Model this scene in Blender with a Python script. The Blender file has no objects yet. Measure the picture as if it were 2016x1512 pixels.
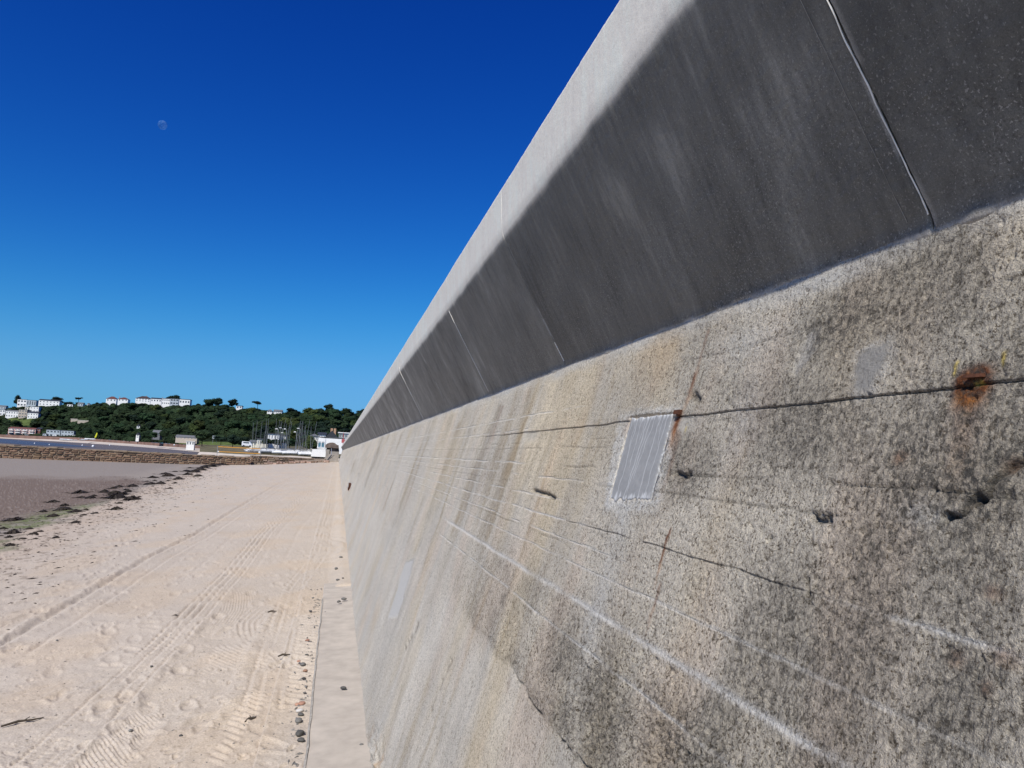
import bpy, bmesh, math, random
import numpy as np
from mathutils import Matrix, Vector
R = math.radians
sc = bpy.context.scene
COL = sc.collection

# ------------------------------------------------------------------ camera
# surveyed from the photograph: focal length 1500 px on a 2016 px wide frame,
# sea wall running along +Y, camera rolled 3 degrees, eye 1.6 m over the sand
F_PX, PW, PH, EYE = 1500.0, 2016.0, 1512.0, 1.6
def camera_axes(vp=(665, 890), roll=3.0):
    a, b = vp[0] - PW/2, -(vp[1] - PH/2)
    Y = np.array([a, b, -F_PX]); Y /= np.linalg.norm(Y)
    d = np.array([math.cos(R(roll)), -math.sin(R(roll)), 0])
    Z = np.cross(Y, d)
    if Z[1] < 0: Z = -Z
    Z /= np.linalg.norm(Z)
    return np.array([np.cross(Y, Z), Y, Z])
CM = camera_axes()
cam = bpy.data.cameras.new('camera')
cam.sensor_width = 36.0; cam.sensor_fit = 'HORIZONTAL'
cam.lens = 36.0*F_PX/PW
cam.clip_start = 0.05; cam.clip_end = 20000
camo = bpy.data.objects.new('camera', cam); COL.objects.link(camo)
mw = Matrix([list(CM[0]), list(CM[1]), list(CM[2])]).to_4x4()
mw.translation = Vector((0, 0, EYE))
camo.matrix_world = mw
sc.camera = camo

# ------------------------------------------------------------------ sky, sun, exposure
SUN = np.array([-0.40, -0.567, 0.72]); SUN /= np.linalg.norm(SUN)
world = bpy.data.worlds.new('World'); sc.world = world; world.use_nodes = True
wt = world.node_tree; wt.nodes.clear()
wo = wt.nodes.new('ShaderNodeOutputWorld'); bg = wt.nodes.new('ShaderNodeBackground')
sky = wt.nodes.new('ShaderNodeTexSky'); sky.sky_type = 'NISHITA'; sky.sun_disc = False
sky.sun_elevation = math.asin(SUN[2]); sky.sun_rotation = math.atan2(SUN[0], SUN[1])
sky.altitude = 0; sky.air_density = 1.0; sky.dust_density = 0.3; sky.ozone_density = 4.0
hsv = wt.nodes.new('ShaderNodeHueSaturation'); hsv.inputs['Saturation'].default_value = 1.25
hsv.inputs['Value'].default_value = 1.0
# one tone curve per channel for the whole dome: the clear, saturated blue the phone recorded
chan = []; sep = wt.nodes.new('ShaderNodeSeparateColor'); com = wt.nodes.new('ShaderNodeCombineColor')
wt.links.new(sky.outputs[0], hsv.inputs['Color']); wt.links.new(hsv.outputs[0], sep.inputs[0])
for ch, (p_, m_, t_, top_) in enumerate(((1.83, .050, .0092, .135), (1.70, .141, .108, .43), (1.20, .306, .49, 1.05))):
    k_ = t_/.07/((m_/.07)**p_)
    pw = wt.nodes.new('ShaderNodeMath'); pw.operation = 'POWER'; pw.inputs[1].default_value = p_
    mu = wt.nodes.new('ShaderNodeMath'); mu.operation = 'MULTIPLY'; mu.inputs[1].default_value = k_
    wt.links.new(sep.outputs[ch], pw.inputs[0]); wt.links.new(pw.outputs[0], mu.inputs[0]); 
    # soft shoulder so the horizon keeps its blue:  y = x / (1 + (x/top)^3)^(1/3)
    prev = mu.outputs[0]
    for op_, b_ in (('MULTIPLY', .07/top_), ('POWER', 3.0), ('ADD', 1.0), ('POWER', -1/3)):
        nd = wt.nodes.new('ShaderNodeMath'); nd.operation = op_; nd.inputs[1].default_value = b_
        wt.links.new(prev, nd.inputs[0]); prev = nd.outputs[0]
    fin = wt.nodes.new('ShaderNodeMath'); fin.operation = 'MULTIPLY'
    wt.links.new(mu.outputs[0], fin.inputs[0]); wt.links.new(prev, fin.inputs[1]); chan.append(fin.outputs[0])
# blue never falls below what the green implies, so the horizon does not turn teal
g16 = wt.nodes.new('ShaderNodeMath'); g16.operation = 'MULTIPLY'; g16.inputs[1].default_value = 1.68; wt.links.new(chan[1], g16.inputs[0])
bmx = wt.nodes.new('ShaderNodeMath'); bmx.operation = 'MAXIMUM'; wt.links.new(chan[2], bmx.inputs[0]); wt.links.new(g16.outputs[0], bmx.inputs[1])
wt.links.new(chan[0], com.inputs[0]); wt.links.new(chan[1], com.inputs[1]); wt.links.new(bmx.outputs[0], com.inputs[2])
wt.links.new(com.outputs[0], bg.inputs[0]); wt.links.new(bg.outputs[0], wo.inputs[0])
bg.inputs[1].default_value = 0.07
sl = bpy.data.lights.new('sun', 'SUN'); sl.energy = 5.0; sl.angle = R(0.53); sl.color = (1.0, 0.955, 0.88)
so = bpy.data.objects.new('sun', sl); COL.objects.link(so)
so.rotation_euler = Vector(SUN.tolist()).to_track_quat('Z', 'Y').to_euler()
so.location = (-20, -20, 40)
vs = sc.view_settings
vs.view_transform = 'Standard'; vs.look = 'None'; vs.gamma = 1.0; vs.use_curve_mapping = False
vs.exposure = 0.0

# ------------------------------------------------------------------ helpers
def ray(u, v):
    return CM @ np.array([u - PW/2, -(v - PH/2), -F_PX])
def at(u, v, Y):                      # point of the world seen at (u, v), Y metres down the beach
    d = ray(u, v); k = Y/d[1]
    return np.array([d[0]*k, Y, d[2]*k + EYE])
def project(p):
    c = (np.asarray(p, float) - [0, 0, EYE]) @ CM
    return PW/2 + F_PX*c[0]/-c[2], PH/2 - F_PX*c[1]/-c[2]

def link(o, parent=None):
    COL.objects.link(o)
    if parent is not None: o.parent = parent
    return o
def tag(o, label=None, cat=None, group=None, kind=None):
    if label: o['label'] = label
    if cat: o['category'] = cat
    if group: o['group'] = group
    if kind: o['kind'] = kind
    return o
def empty(name, loc, rz=0.0, label=None, cat=None, group=None):
    o = bpy.data.objects.new(name, None); o.empty_display_size = 0.2
    o.location = [float(c) for c in loc]; o.rotation_euler = (0, 0, rz)
    link(o); return tag(o, label, cat, group)
def mesh_np(name, V, Fq, mat=None, smooth=True, attrs=None):
    """mesh from numpy: V (n,3), Fq (m,4) or (m,3)"""
    me = bpy.data.meshes.new(name)
    V = np.ascontiguousarray(V, np.float32); Fq = np.ascontiguousarray(Fq, np.int32)
    n, k = Fq.shape
    me.vertices.add(len(V)); me.vertices.foreach_set('co', V.ravel())
    me.loops.add(n*k); me.loops.foreach_set('vertex_index', Fq.ravel())
    me.polygons.add(n)
    me.polygons.foreach_set('loop_start', np.arange(0, n*k, k, dtype=np.int32))
    me.polygons.foreach_set('loop_total', np.full(n, k, np.int32))
    me.polygons.foreach_set('use_smooth', np.full(n, smooth, bool))
    me.update(calc_edges=True)
    if attrs:
        for an, (typ, data) in attrs.items():
            a = me.attributes.new(an, typ, 'POINT')
            data = np.ascontiguousarray(data, np.float32)
            a.data.foreach_set('color' if typ == 'FLOAT_COLOR' else 'value', data.ravel())
    if mat: me.materials.append(mat)
    return me
def grid_faces(nr, nc, flip=False):
    i = np.arange(nr*nc).reshape(nr, nc)
    f = np.stack([i[:-1, :-1], i[:-1, 1:], i[1:, 1:], i[1:, :-1]], -1).reshape(-1, 4)
    return f[:, ::-1] if flip else f
class MB:
    """collects simple solids into one mesh"""
    def __init__(s): s.v = []; s.f = []
    def add(s, V, Fs):
        n = len(s.v); s.v += [tuple(float(c) for c in p) for p in V]; s.f += [tuple(n+i for i in f) for f in Fs]; return s
    def box(s, x0, x1, y0, y1, z0, z1):
        V = [(x0,y0,z0),(x1,y0,z0),(x1,y1,z0),(x0,y1,z0),(x0,y0,z1),(x1,y0,z1),(x1,y1,z1),(x0,y1,z1)]
        return s.add(V, [(3,2,1,0),(4,5,6,7),(0,1,5,4),(1,2,6,5),(2,3,7,6),(3,0,4,7)])
    def tube(s, a, b, r0, r1=None, n=6):
        r1 = r0 if r1 is None else r1
        a = Vector(a); b = Vector(b); d = (b-a).normalized()
        p = d.orthogonal().normalized(); q = d.cross(p)
        V = []
        for c, r in ((a, r0), (b, r1)):
            for k in range(n):
                t = 2*math.pi*k/n
                V.append(c + p*(r*math.cos(t)) + q*(r*math.sin(t)))
        Fs = [(k, (k+1) % n, n+(k+1) % n, n+k) for k in range(n)]
        Fs += [tuple(range(n))[::-1], tuple(range(n, 2*n))]
        return s.add(V, Fs)
    def path(s, pts, r, n=6):
        for i in range(len(pts)-1):
            s.tube(pts[i], pts[i+1], r[i] if hasattr(r, '__len__') else r, r[i+1] if hasattr(r, '__len__') else r, n)
        return s
    def prism(s, poly, y0, y1):       # polygon in x,z extruded along y
        n = len(poly)
        V = [(x, y0, z) for x, z in poly] + [(x, y1, z) for x, z in poly]
        Fs = [tuple(range(n)), tuple(range(2*n-1, n-1, -1))]
        Fs += [(i, n+i, n+(i+1) % n, (i+1) % n) for i in range(n)]
        return s.add(V, Fs)
    def mesh(s, name, mat=None, smooth=False):
        me = bpy.data.meshes.new(name); me.from_pydata(s.v, [], s.f); me.update()
        bm = bmesh.new(); bm.from_mesh(me); bmesh.ops.recalc_face_normals(bm, faces=bm.faces[:]); bm.to_mesh(me); bm.free()
        if smooth: me.polygons.foreach_set('use_smooth', [True]*len(me.polygons))
        if mat: me.materials.append(mat)
        return me
    def build(s, name, mat, parent=None, smooth=False):
        return link(bpy.data.objects.new(name, s.mesh(name, mat, smooth)), parent)

# gradient noise in numpy
_ga = np.arange(256)*(2*np.pi/256); _GX = np.cos(_ga).astype(np.float32); _GY = np.sin(_ga).astype(np.float32)
def pn(x, y, seed=0):
    x = np.asarray(x); y = np.asarray(y)
    if x.ndim == 0 and y.ndim == 0: return pn(x.reshape(1), y.reshape(1), seed)[0]
    if x.shape != y.shape: x, y = np.broadcast_arrays(x, y)
    xi = np.floor(x); yi = np.floor(y); xf = (x-xi).astype(np.float32); yf = (y-yi).astype(np.float32)
    ax = xi.astype(np.int64).astype(np.uint32)*np.uint32(374761393) + np.full(1, (seed*974634777) & 0xffffffff, np.uint32); ay = yi.astype(np.int64).astype(np.uint32)*np.uint32(668265263)
    bx = ax+np.uint32(374761393); by = ay+np.uint32(668265263)
    def g(hx, hy, dx, dy):
        h = hx+hy; h ^= h >> np.uint32(13); h *= np.uint32(1274126177); h ^= h >> np.uint32(16); h = (h >> np.uint32(5)) & np.uint32(255)
        return _GX[h]*(xf-np.float32(dx)) + _GY[h]*(yf-np.float32(dy))
    u = xf*xf*xf*(xf*(xf*6-15)+10); v = yf*yf*yf*(yf*(yf*6-15)+10)
    a = g(ax, ay, 0, 0); a += u*(g(bx, ay, 1, 0)-a); c = g(ax, by, 0, 1); c += u*(g(bx, by, 1, 1)-c)
    return 1.4*(a+v*(c-a))
def fbm(x, y, oct=4, seed=0, gain=0.5):
    s = 0; a = 1.0; t = 0
    for o in range(oct):
        s = s + a*pn(x*2**o, y*2**o, seed+o*17); t += a; a *= gain
    return s/t*1.6
def sstep(a, b, x):
    t = np.clip((x-a)/(b-a), 0, 1); return t*t*(3-2*t)
def gauss(x, s): return np.exp(-(x/s)**2)
def mix(a, b, t): return a*(1-t[..., None]) + np.asarray(b)*t[..., None]
rng = np.random.default_rng(7); random.seed(7)

# ------------------------------------------------------------------ materials
def mat(name, col=(.5,.5,.5), rough=.8, vary=.12, scale=4.0, bump=0.0, bscale=60., attr=None, rnd=0.0, metal=0.0, spec=0.3, dist=0.01, hue=.02):
    m = bpy.data.materials.new(name); m.use_nodes = True
    nt = m.node_tree; b = nt.nodes['Principled BSDF']
    b.inputs['Roughness'].default_value = rough; b.inputs['Metallic'].default_value = metal
    b.inputs['Specular IOR Level'].default_value = spec
    N = nt.nodes.new; L = nt.links.new
    geo = N('ShaderNodeTexCoord')
    noi = N('ShaderNodeTexNoise'); noi.inputs['Scale'].default_value = scale; noi.inputs['Detail'].default_value = 5
    L(geo.outputs['Object'], noi.inputs['Vector'])
    mr = N('ShaderNodeMapRange'); mr.inputs[1].default_value = .25; mr.inputs[2].default_value = .75
    mr.inputs[3].default_value = 1-vary*1.6; mr.inputs[4].default_value = 1+vary*1.6
    L(noi.outputs['Fac'], mr.inputs[0])
    hv = N('ShaderNodeHueSaturation'); L(mr.outputs[0], hv.inputs['Value'])
    if attr:
        at_ = N('ShaderNodeAttribute'); at_.attribute_name = attr; L(at_.outputs['Color'], hv.inputs['Color'])
    else:
        hv.inputs['Color'].default_value = (*col, 1)
    out = hv.outputs[0]
    if rnd:
        oi = N('ShaderNodeObjectInfo'); m2 = N('ShaderNodeMapRange')
        m2.inputs[3].default_value = 1-rnd; m2.inputs[4].default_value = 1+rnd
        L(oi.outputs['Random'], m2.inputs[0])
        h2 = N('ShaderNodeHueSaturation'); L(m2.outputs[0], h2.inputs['Value']); L(out, h2.inputs['Color'])
        m3 = N('ShaderNodeMapRange'); m3.inputs[3].default_value = .5-rnd*hue; m3.inputs[4].default_value = .5+rnd*hue
        mm = N('ShaderNodeMath'); mm.operation = 'MULTIPLY'; mm.inputs[1].default_value = 7.31
        fr = N('ShaderNodeMath'); fr.operation = 'FRACT'
        L(oi.outputs['Random'], mm.inputs[0]); L(mm.outputs[0], fr.inputs[0]); L(fr.outputs[0], m3.inputs[0])
        L(m3.outputs[0], h2.inputs['Hue'])
        out = h2.outputs[0]
    L(out, b.inputs['Base Color'])
    if bump:
        n2 = N('ShaderNodeTexNoise'); n2.inputs['Scale'].default_value = bscale; n2.inputs['Detail'].default_value = 6
        L(geo.outputs['Object'], n2.inputs['Vector'])
        bp = N('ShaderNodeBump'); bp.inputs['Strength'].default_value = bump; bp.inputs['Distance'].default_value = dist
        L(n2.outputs['Fac'], bp.inputs['Height']); L(bp.outputs[0], b.inputs['Normal'])
    m['bsdf'] = b.name
    return m
def concrete(name, rough, grain, pit_amt, bump, dist, spec, lime=0.0):
    """attribute colour, broken up by sand-grain noise; 'grit' says how coarse, 'dirt' how much black lichen sits in the grain"""
    m = bpy.data.materials.new(name); m.use_nodes = True; nt = m.node_tree; N = nt.nodes.new; L = nt.links.new
    b = nt.nodes['Principled BSDF']; b.inputs['Roughness'].default_value = rough; b.inputs['Specular IOR Level'].default_value = spec
    tc = N('ShaderNodeTexCoord')
    def attr(n):
        a = N('ShaderNodeAttribute'); a.attribute_name = n; return a
    def noise(sc_, det, ro, dist_=0.0):
        n = N('ShaderNodeTexNoise'); n.inputs['Scale'].default_value = sc_; n.inputs['Detail'].default_value = det; n.inputs['Roughness'].default_value = ro; n.inputs['Distortion'].default_value = dist_
        L(tc.outputs['Object'], n.inputs['Vector']); return n.outputs['Fac']
    def rng_(x, a, c, lo, hi):
        r_ = N('ShaderNodeMapRange'); r_.interpolation_type = 'SMOOTHSTEP'
        for i_, v_ in enumerate((a, c, lo, hi)): r_.inputs[i_+1].default_value = v_
        L(x, r_.inputs[0]); return r_.outputs[0]
    def math_(op, x, y):
        k = N('ShaderNodeMath'); k.operation = op
        for i_, v_ in enumerate((x, y)):
            if isinstance(v_, (int, float)): k.inputs[i_].default_value = v_
            else: L(v_, k.inputs[i_])
        return k.outputs[0]
    def mixc(f, a, c, mode='MIX'):
        k = N('ShaderNodeMix'); k.data_type = 'RGBA'; k.blend_type = mode; k.clamp_factor = True
        L(f, k.inputs[0])
        for i_, v_ in ((6, a), (7, c)):
            if isinstance(v_, tuple): k.inputs[i_].default_value = (*v_, 1)
            else: L(v_, k.inputs[i_])
        return k.outputs[2]
    grit = attr('grit').outputs['Fac']; dirt = attr('dirt').outputs['Fac']
    nA = noise(grain, 5, .70, .15); nB = noise(grain*2.7, 3, .6); nC = noise(grain*.33, 5, .62, .6); nD = noise(grain*.75, 4, .7, .8)
    nP = math_('ADD', math_('MULTIPLY', nA, .72), math_('MULTIPLY', nC, .28))
    pit = math_('MULTIPLY', rng_(nP, .395, .485, 1, 0), grit)
    nE = noise(grain*.36, 5, .68, .3)
    pit2 = math_('MULTIPLY', rng_(nE, .36, .455, 1, 0), grit)
    hi2 = math_('MULTIPLY', rng_(nE, .55, .68, 0, 1), grit)
    hi = math_('MULTIPLY', rng_(nA, .52, .66, 0, 1), grit)
    col = attr('tint').outputs['Color']
    col = mixc(math_('MULTIPLY', hi, .55), col, (1.45, 1.43, 1.38), 'MULTIPLY')
    col = mixc(math_('MULTIPLY', pit, pit_amt), col, (.24, .205, .165), 'MULTIPLY')
    col = mixc(math_('MULTIPLY', hi2, .35*pit_amt), col, (1.4, 1.39, 1.36), 'MULTIPLY')
    col = mixc(math_('MULTIPLY', pit2, .66*pit_amt), col, (.24, .215, .18), 'MULTIPLY')
    hv = N('ShaderNodeHueSaturation'); L(rng_(nB, .25, .75, .80, 1.20), hv.inputs['Value']); L(col, hv.inputs['Color']); col = hv.outputs[0]
    dk = math_('MULTIPLY', dirt, rng_(math_('ADD', math_('MULTIPLY', nC, .55), math_('MULTIPLY', nD, .45)), .41, .57, 1.1, .04))
    col = mixc(dk, col, (.085, .079, .070))
    if lime:
        sp = math_('MULTIPLY', rng_(noise(grain*1.1, 1, .5), .64, .70, 0, lime), grit)  # pale specks painted in for grains that catch the sun
        col = mixc(sp, col, (.42, .41, .38))
    L(col, b.inputs['Base Color'])
    h = math_('MULTIPLY', math_('ADD', math_('ADD', nA, math_('MULTIPLY', nB, .35)), math_('ADD', math_('MULTIPLY', nC, .7), math_('MULTIPLY', nE, 1.3))), grit)
    bp = N('ShaderNodeBump'); bp.inputs['Strength'].default_value = bump; bp.inputs['Distance'].default_value = dist
    L(h, bp.inputs['Height']); L(bp.outputs[0], b.inputs['Normal'])
    return m
M = {}
M['wall'] = concrete('weathered_concrete', .92, 215, .95, 1.0, .0062, .12)
M['parapet'] = concrete('smooth_cast_concrete', .62, 230, .35, .5, .0025, .3, .55)
M['patch'] = mat('grey_repair_mortar', attr='tint', rough=.75, vary=.05, scale=90, bump=.1, bscale=300, dist=.002)
M['sealant'] = mat('white_lime_bead', (.82,.80,.75), .8, .12, 60, .3, 300, dist=.002)
M['sand'] = mat('beach_sand', attr='tint', rough=.95, vary=.12, scale=90, bump=.6, bscale=110, dist=.007, spec=.1)
M['rust'] = mat('rusty_iron', (.07,.026,.013), .85, .35, 90, .6, 200, dist=.003)
M['footing'] = mat('sandy_footing_concrete', (.43,.38,.32), .9, .10, 9, .3, 130, dist=.004)
M['edge'] = mat('bare_grey_concrete_edge', (.33,.305,.265), .9, .2, 30, .3, 130, dist=.004)
M['pebble'] = mat('beach_pebble', (.13,.125,.115), .7, .25, 30, .2, 90, rnd=.5)
M['pebble_red'] = mat('reddish_beach_stone', (.33,.19,.13), .75, .25, 30, .2, 90, rnd=.3)
M['pebble_white'] = mat('pale_beach_stone', (.5,.48,.45), .75, .15, 30, .2, 90, rnd=.15)
M['weed'] = mat('dark_wrack_seaweed', (.026,.019,.012), .7, .4, 14, .5, 40, rnd=.3)
M['stone'] = mat('red_granite_block', (.165,.105,.068), .9, .28, 2.2, .6, 9, rnd=.42, dist=.04)
M['stone_grey'] = mat('grey_brown_granite_block', (.205,.155,.115), .9, .25, 2.2, .6, 9, rnd=.4, dist=.04)
M['stone_pink'] = mat('pinkish_granite_boulder', (.34,.235,.18), .9, .2, 2.2, .6, 9, rnd=.3, dist=.04)
M['mortar'] = mat('pale_lime_mortar', (.24,.185,.132), .95, .25, 1.2, .4, 8, dist=.03)
M['promenade'] = mat('promenade_paving', (.3,.29,.27), .9, .15, 2, .2, 30)
M['white'] = mat('white_render', (.80,.79,.76), .8, .04, 1.5)
M['cream'] = mat('cream_render', (.70,.66,.55), .8, .06, 1.5)
M['beige'] = mat('beige_render', (.45,.39,.32), .85, .08, 1.5)
M['pink'] = mat('pink_render', (.56,.36,.32), .85, .08, 1.0)
M['darkred'] = mat('dark_red_brick', (.15,.06,.05), .9, .2, 3)
M['palegrey'] = mat('pale_grey_render', (.42,.47,.50), .8, .08, 1)
M['slate'] = mat('dark_slate_roof', (.035,.038,.046), .7, .25, 3)
M['redroof'] = mat('red_tile_roof', (.115,.045,.038), .85, .2, 3)
M['brownroof'] = mat('brown_tile_roof', (.055,.036,.034), .85, .2, 3)
M['greyroof'] = mat('grey_felt_roof', (.14,.145,.15), .8, .15, 2)
M['glass'] = mat('dark_window_glass', (.03,.045,.055), .12, .1, 1, spec=.6)
M['frame'] = mat('white_window_frame', (.75,.75,.73), .6, .03, 1)
M['chimney'] = mat('brick_chimney', (.42,.26,.17), .9, .2, 4)
M['bunker'] = mat('weathered_bunker_concrete', (.155,.115,.095), .95, .35, 1.3, .8, 5, dist=.06)
M['step'] = mat('worn_concrete_step', (.31,.275,.235), .9, .12, 2, .3, 20)
M['metal'] = mat('dark_grey_steel', (.07,.07,.07), .5, .1, 5, metal=.6)
M['mastmetal'] = mat('weathered_aluminium', (.22,.22,.21), .45, .1, 2, metal=.5)
M['galv'] = mat('galvanised_steel', (.36,.37,.38), .5, .1, 3, metal=.3)
M['hull'] = mat('white_gelcoat_hull', (.74,.75,.76), .35, .04, 2, spec=.5)
M['hullblue'] = mat('navy_boat_hull', (.03,.05,.11), .35, .1, 2, spec=.5)
M['hullgrey'] = mat('grey_boat_cover', (.30,.32,.35), .7, .12, 3)
M['yellow'] = mat('yellow_banner_cloth', (.60,.62,.03), .8, .08, 2)
M['orange'] = mat('orange_webbing', (.72,.34,.045), .7, .06, 2)
M['netting'] = mat('brown_string_net', (.20,.15,.11), .9, .1, 3)
M['redpaint'] = mat('faded_red_paint', (.42,.10,.10), .6, .1, 3)
M['bark'] = mat('tree_bark', (.07,.055,.04), .9, .2, 3)
M['leaf'] = mat('woodland_foliage', (.022,.038,.017), .8, .35, .35, rnd=.45, spec=.08, hue=.06)
M['leafdark'] = mat('pine_foliage', (.013,.024,.015), .8, .35, .35, rnd=.3, spec=.08)
M['leaflight'] = mat('bright_shrub_foliage', (.040,.056,.018), .8, .35, .35, rnd=.35, spec=.08, hue=.05)
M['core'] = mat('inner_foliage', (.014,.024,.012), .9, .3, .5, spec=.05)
M['hill'] = mat('hillside_ground', (.020,.029,.012), .95, .5, .05, .8, .25, dist=1.5, spec=.05)
M['grass'] = mat('rough_grass', (.085,.115,.035), .95, .3, .2, .6, .8, dist=.4, spec=.05)
M['land'] = mat('dune_ground', (.13,.115,.07), .95, .35, .15, .5, .8, dist=.3, spec=.05)
M['flat'] = mat('wet_tidal_flat', (.125,.108,.098), .6, .12, .02, .1, .3, dist=.05, spec=.25)
M['farsand'] = mat('far_dry_sand', (.47,.41,.35), .95, .08, .05)
M['sea'] = mat('sea_water', (.06,.075,.10), .5, .15, .02, .3, .35, dist=.15, spec=.5)
M['shorewall'] = mat('far_red_sea_wall', (.19,.115,.09), .9, .25, .12)

# ================================================================== THE SEA WALL
LX, LZ = 0.80, 1.964          # ledge under the overhang
CX, CZ = 0.530, 2.425         # lower lip of the parapet
TX, TZ = 0.517, 2.605         # parapet top
BATTER = 0.28                 # face leans back
WEND = 138.0
def wall_x(z): return LX + BATTER*(z - LZ)
def on_wall(u, v):            # (y, z) where the sight line meets the face
    d = ray(u, v); k = (LX + BATTER*(EYE-LZ))/(d[0]-BATTER*d[2])
    return d[1]*k, d[2]*k+EYE
def line_z(slope):            # height of the horizontal line that runs off to the vanishing point at this image slope
    return on_wall(665+400, 890+slope*400)[1]

sea_wall = empty('sea_wall', (LX, 0, 0), 0, 'long grey concrete sea wall with an overhanging parapet beside the sand', 'sea wall')
def inwall(o):                # children keep world placement
    o.parent = sea_wall; o.matrix_parent_inverse = Matrix.Translation((-LX, 0, 0)); return o

def build_wall_face():
    ty = np.concatenate([np.linspace(-3.0, 0.40, 60)[:-1], 1/np.linspace(1/0.40, 1/30.0, 1000), np.linspace(30, WEND, 80)[1:]])
    zz = np.concatenate([np.linspace(LZ, 0.55, 460), np.linspace(0.55, -0.25, 170)[1:]] + [line_z(k)+np.linspace(-.014, .014, 26) for k in (-.104, .298)])
    zz = np.unique(np.round(zz, 5))[::-1]
    Yg, Zg = np.meshgrid(ty, zz)
    dy = np.gradient(ty)[None, :]*np.ones_like(Yg)
    # ---------------- height field, metres proud of the plane
    near = 1/(1+(Yg/6.0)**2)
    rough = 0.40 + 0.45*sstep(3.0, 0.9, Yg) + 0.25*fbm(Yg*1.1, Zg*1.6, 3, 3)
    zc = line_z(1.28)
    # rough eroded belt over the lowest crack
    wob = 0.024*fbm(Yg*3, Zg*0+3, 4, 61)
    belt = sstep(0.0, .02, Zg-zc-wob)*sstep(.36, .10, Zg-zc)*sstep(3.6, 2.2, Yg)
    below = sstep(0.01, -.03, Zg-zc-wob)
    rough = rough + .75*belt - .18*below
    rough = np.clip(rough, .12, 1.5)
    def band(f, seed, oct=3):   # noise whose grain never gets finer than the columns can carry
        k = np.clip(1/(2.2*dy*f), 0, 1)
        return k*fbm(Yg*f, Zg*f, oct, seed, .6)
    g1 = band(28, 11); g2 = band(75, 12); g3 = band(190, 13, 2)
    pits = np.clip(-band(55, 14, 2)-.25, 0, 1)*np.clip(fbm(Yg*7, Zg*7, 2, 15)+.45, 0, 1.2)
    h = rough*(.0016*g1*(1+1.6*belt) + .0020*g2*(1+.8*belt) + .0012*g3 - .008*pits)
    h += .006*fbm(Yg*2.5, Zg*3.5, 3, 16)*np.clip(1.5/(1+Yg/8), .2, 1)
    # vertical runs where water has etched the far part of the wall
    run = fbm(Yg*9/(1+Yg/4), Zg*.35 + Yg*.05, 3, 21)
    h += .003*run*sstep(1.5, 5, Yg)
    # etched runs at every width the columns can carry
    fine_run = 0
    for f_, a_ in ((9, .8), (21, 1.), (47, 1.), (105, .9), (230, .7)):
        fine_run = fine_run + a_*np.clip(1/(2.4*dy*f_), 0, 1)*pn(Yg*f_+Zg*f_*.06, Zg*(.7+f_*.018), 140+f_)
    fine_run = fine_run*sstep(1.2, 3.0, Yg)*(.55+.6*sstep(-.3, .3, fbm(Yg*.9, Zg*1.7, 3, 139)))
    h += .0012*fine_run
    lines = np.zeros_like(Yg); fins = np.zeros_like(Yg); crackm = np.zeros_like(Yg)
    # shuttering lift lines: the slab above stands a little proud of the one below
    def step(slope, amt, w=.002, wav=.003, y0=0, y1=99, soft=.5):
        z0 = line_z(slope) + wav*fbm(Yg*4, Yg*0+slope*9, 4, 31+int(abs(slope)*100))
        m = sstep(y0-soft, y0, Yg)*sstep(y1+soft, y1, Yg)
        return z0, m
    z0, m = step(-.104, 0, y0=.4, y1=2.6, soft=2.0)
    up = sstep(-.0016, .0016, Zg-z0)
    h += m*(up*.0025*sstep(.10, .0, Zg-z0) - .0045*gauss(Zg-z0, .0013))
    lines += m*gauss(Zg-z0+.0005, .0014)*sstep(2.6, 1.0, Yg)*(.6+.5*fbm(Yg*6, Yg*0, 2, 42))
    h += -m*.0035*rough*g2*0
    smooth_strip = m*sstep(-.055, -.02, Zg-z0)*sstep(.0, -.006, Zg-z0)*sstep(-.1, .5, fbm(Yg*2.2, Yg*0, 2, 41))
    h = h*(1-.7*smooth_strip)
    for slope, y0, y1, dep in ((.062, .5, 2.2, .006), (.125, .4, 1.9, .004), (.298, on_wall(1592, 1161)[0], 2.15, .0035), (.40, 2.2, 6, .003), (-.05, 1.6, 3.5, .003), (-.26, .4, 1.6, .003), (.86, 1.0, 1.75, .006), (-.02, 2, 9, .003), (.17, 3, 12, .003)):
        z0, m = step(slope, 0, y0=y0, y1=y1, soft=.15, wav=.005)
        m = m*sstep(-.35, .1, fbm(Yg*3, Yg*0+slope*50, 3, 51))
        h -= m*dep*.5*gauss(Zg-z0, .0016); h += m*.0015*sstep(0, .003, Zg-z0)*sstep(.03, .0, Zg-z0)
        lines += .5*m*gauss(Zg-z0, .0016)*sstep(5, 1.2, Yg)
    for slope, y0, y1, w in ((.47, .9, 8, .0026), (.298, .4, .62, .0035), (.12, 2.2, 11, .002), (.215, 2.4, 9, .0022), (-.12, 3, 12, .002), (.38, 1.9, 6.5, .002), (.80, 1.3, 4, .003), (.625, .3, 4, .0068), (.30, 2.2, 9, .003), (.06, 3, 14, .003), (-.19, 2.6, 9, .0025)):
        z0, m = step(slope, 0, y0=y0, y1=y1, wav=.004)
        m = m*(sstep(-.5, .0, fbm(Yg*5, Yg*0+slope*30, 3, 52)) if slope not in (.625, .47) else (1.0 if slope == .625 else .75))
        fins += m*gauss(Zg-z0, w); h = h*(1-.6*m*gauss(Zg-z0, w*1.3)) + .0012*m*gauss(Zg-z0, w)
    # the lowest crack and its step, groove near the foot
    m = sstep(.35, .5, Yg)*sstep(2.6, 1.9, Yg)
    zk = zc + wob + .006*fbm(Yg*30, Yg*0, 3, 62)
    cm = m*gauss(Zg-zk, .0030)*sstep(-.2, .35, fbm(Yg*7, Yg*0, 3, 63)+.12)
    h -= .009*cm; crackm += cm
    h += m*.003*sstep(.0, .01, Zg-zk)*sstep(.25, .0, Zg-zk)
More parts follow.
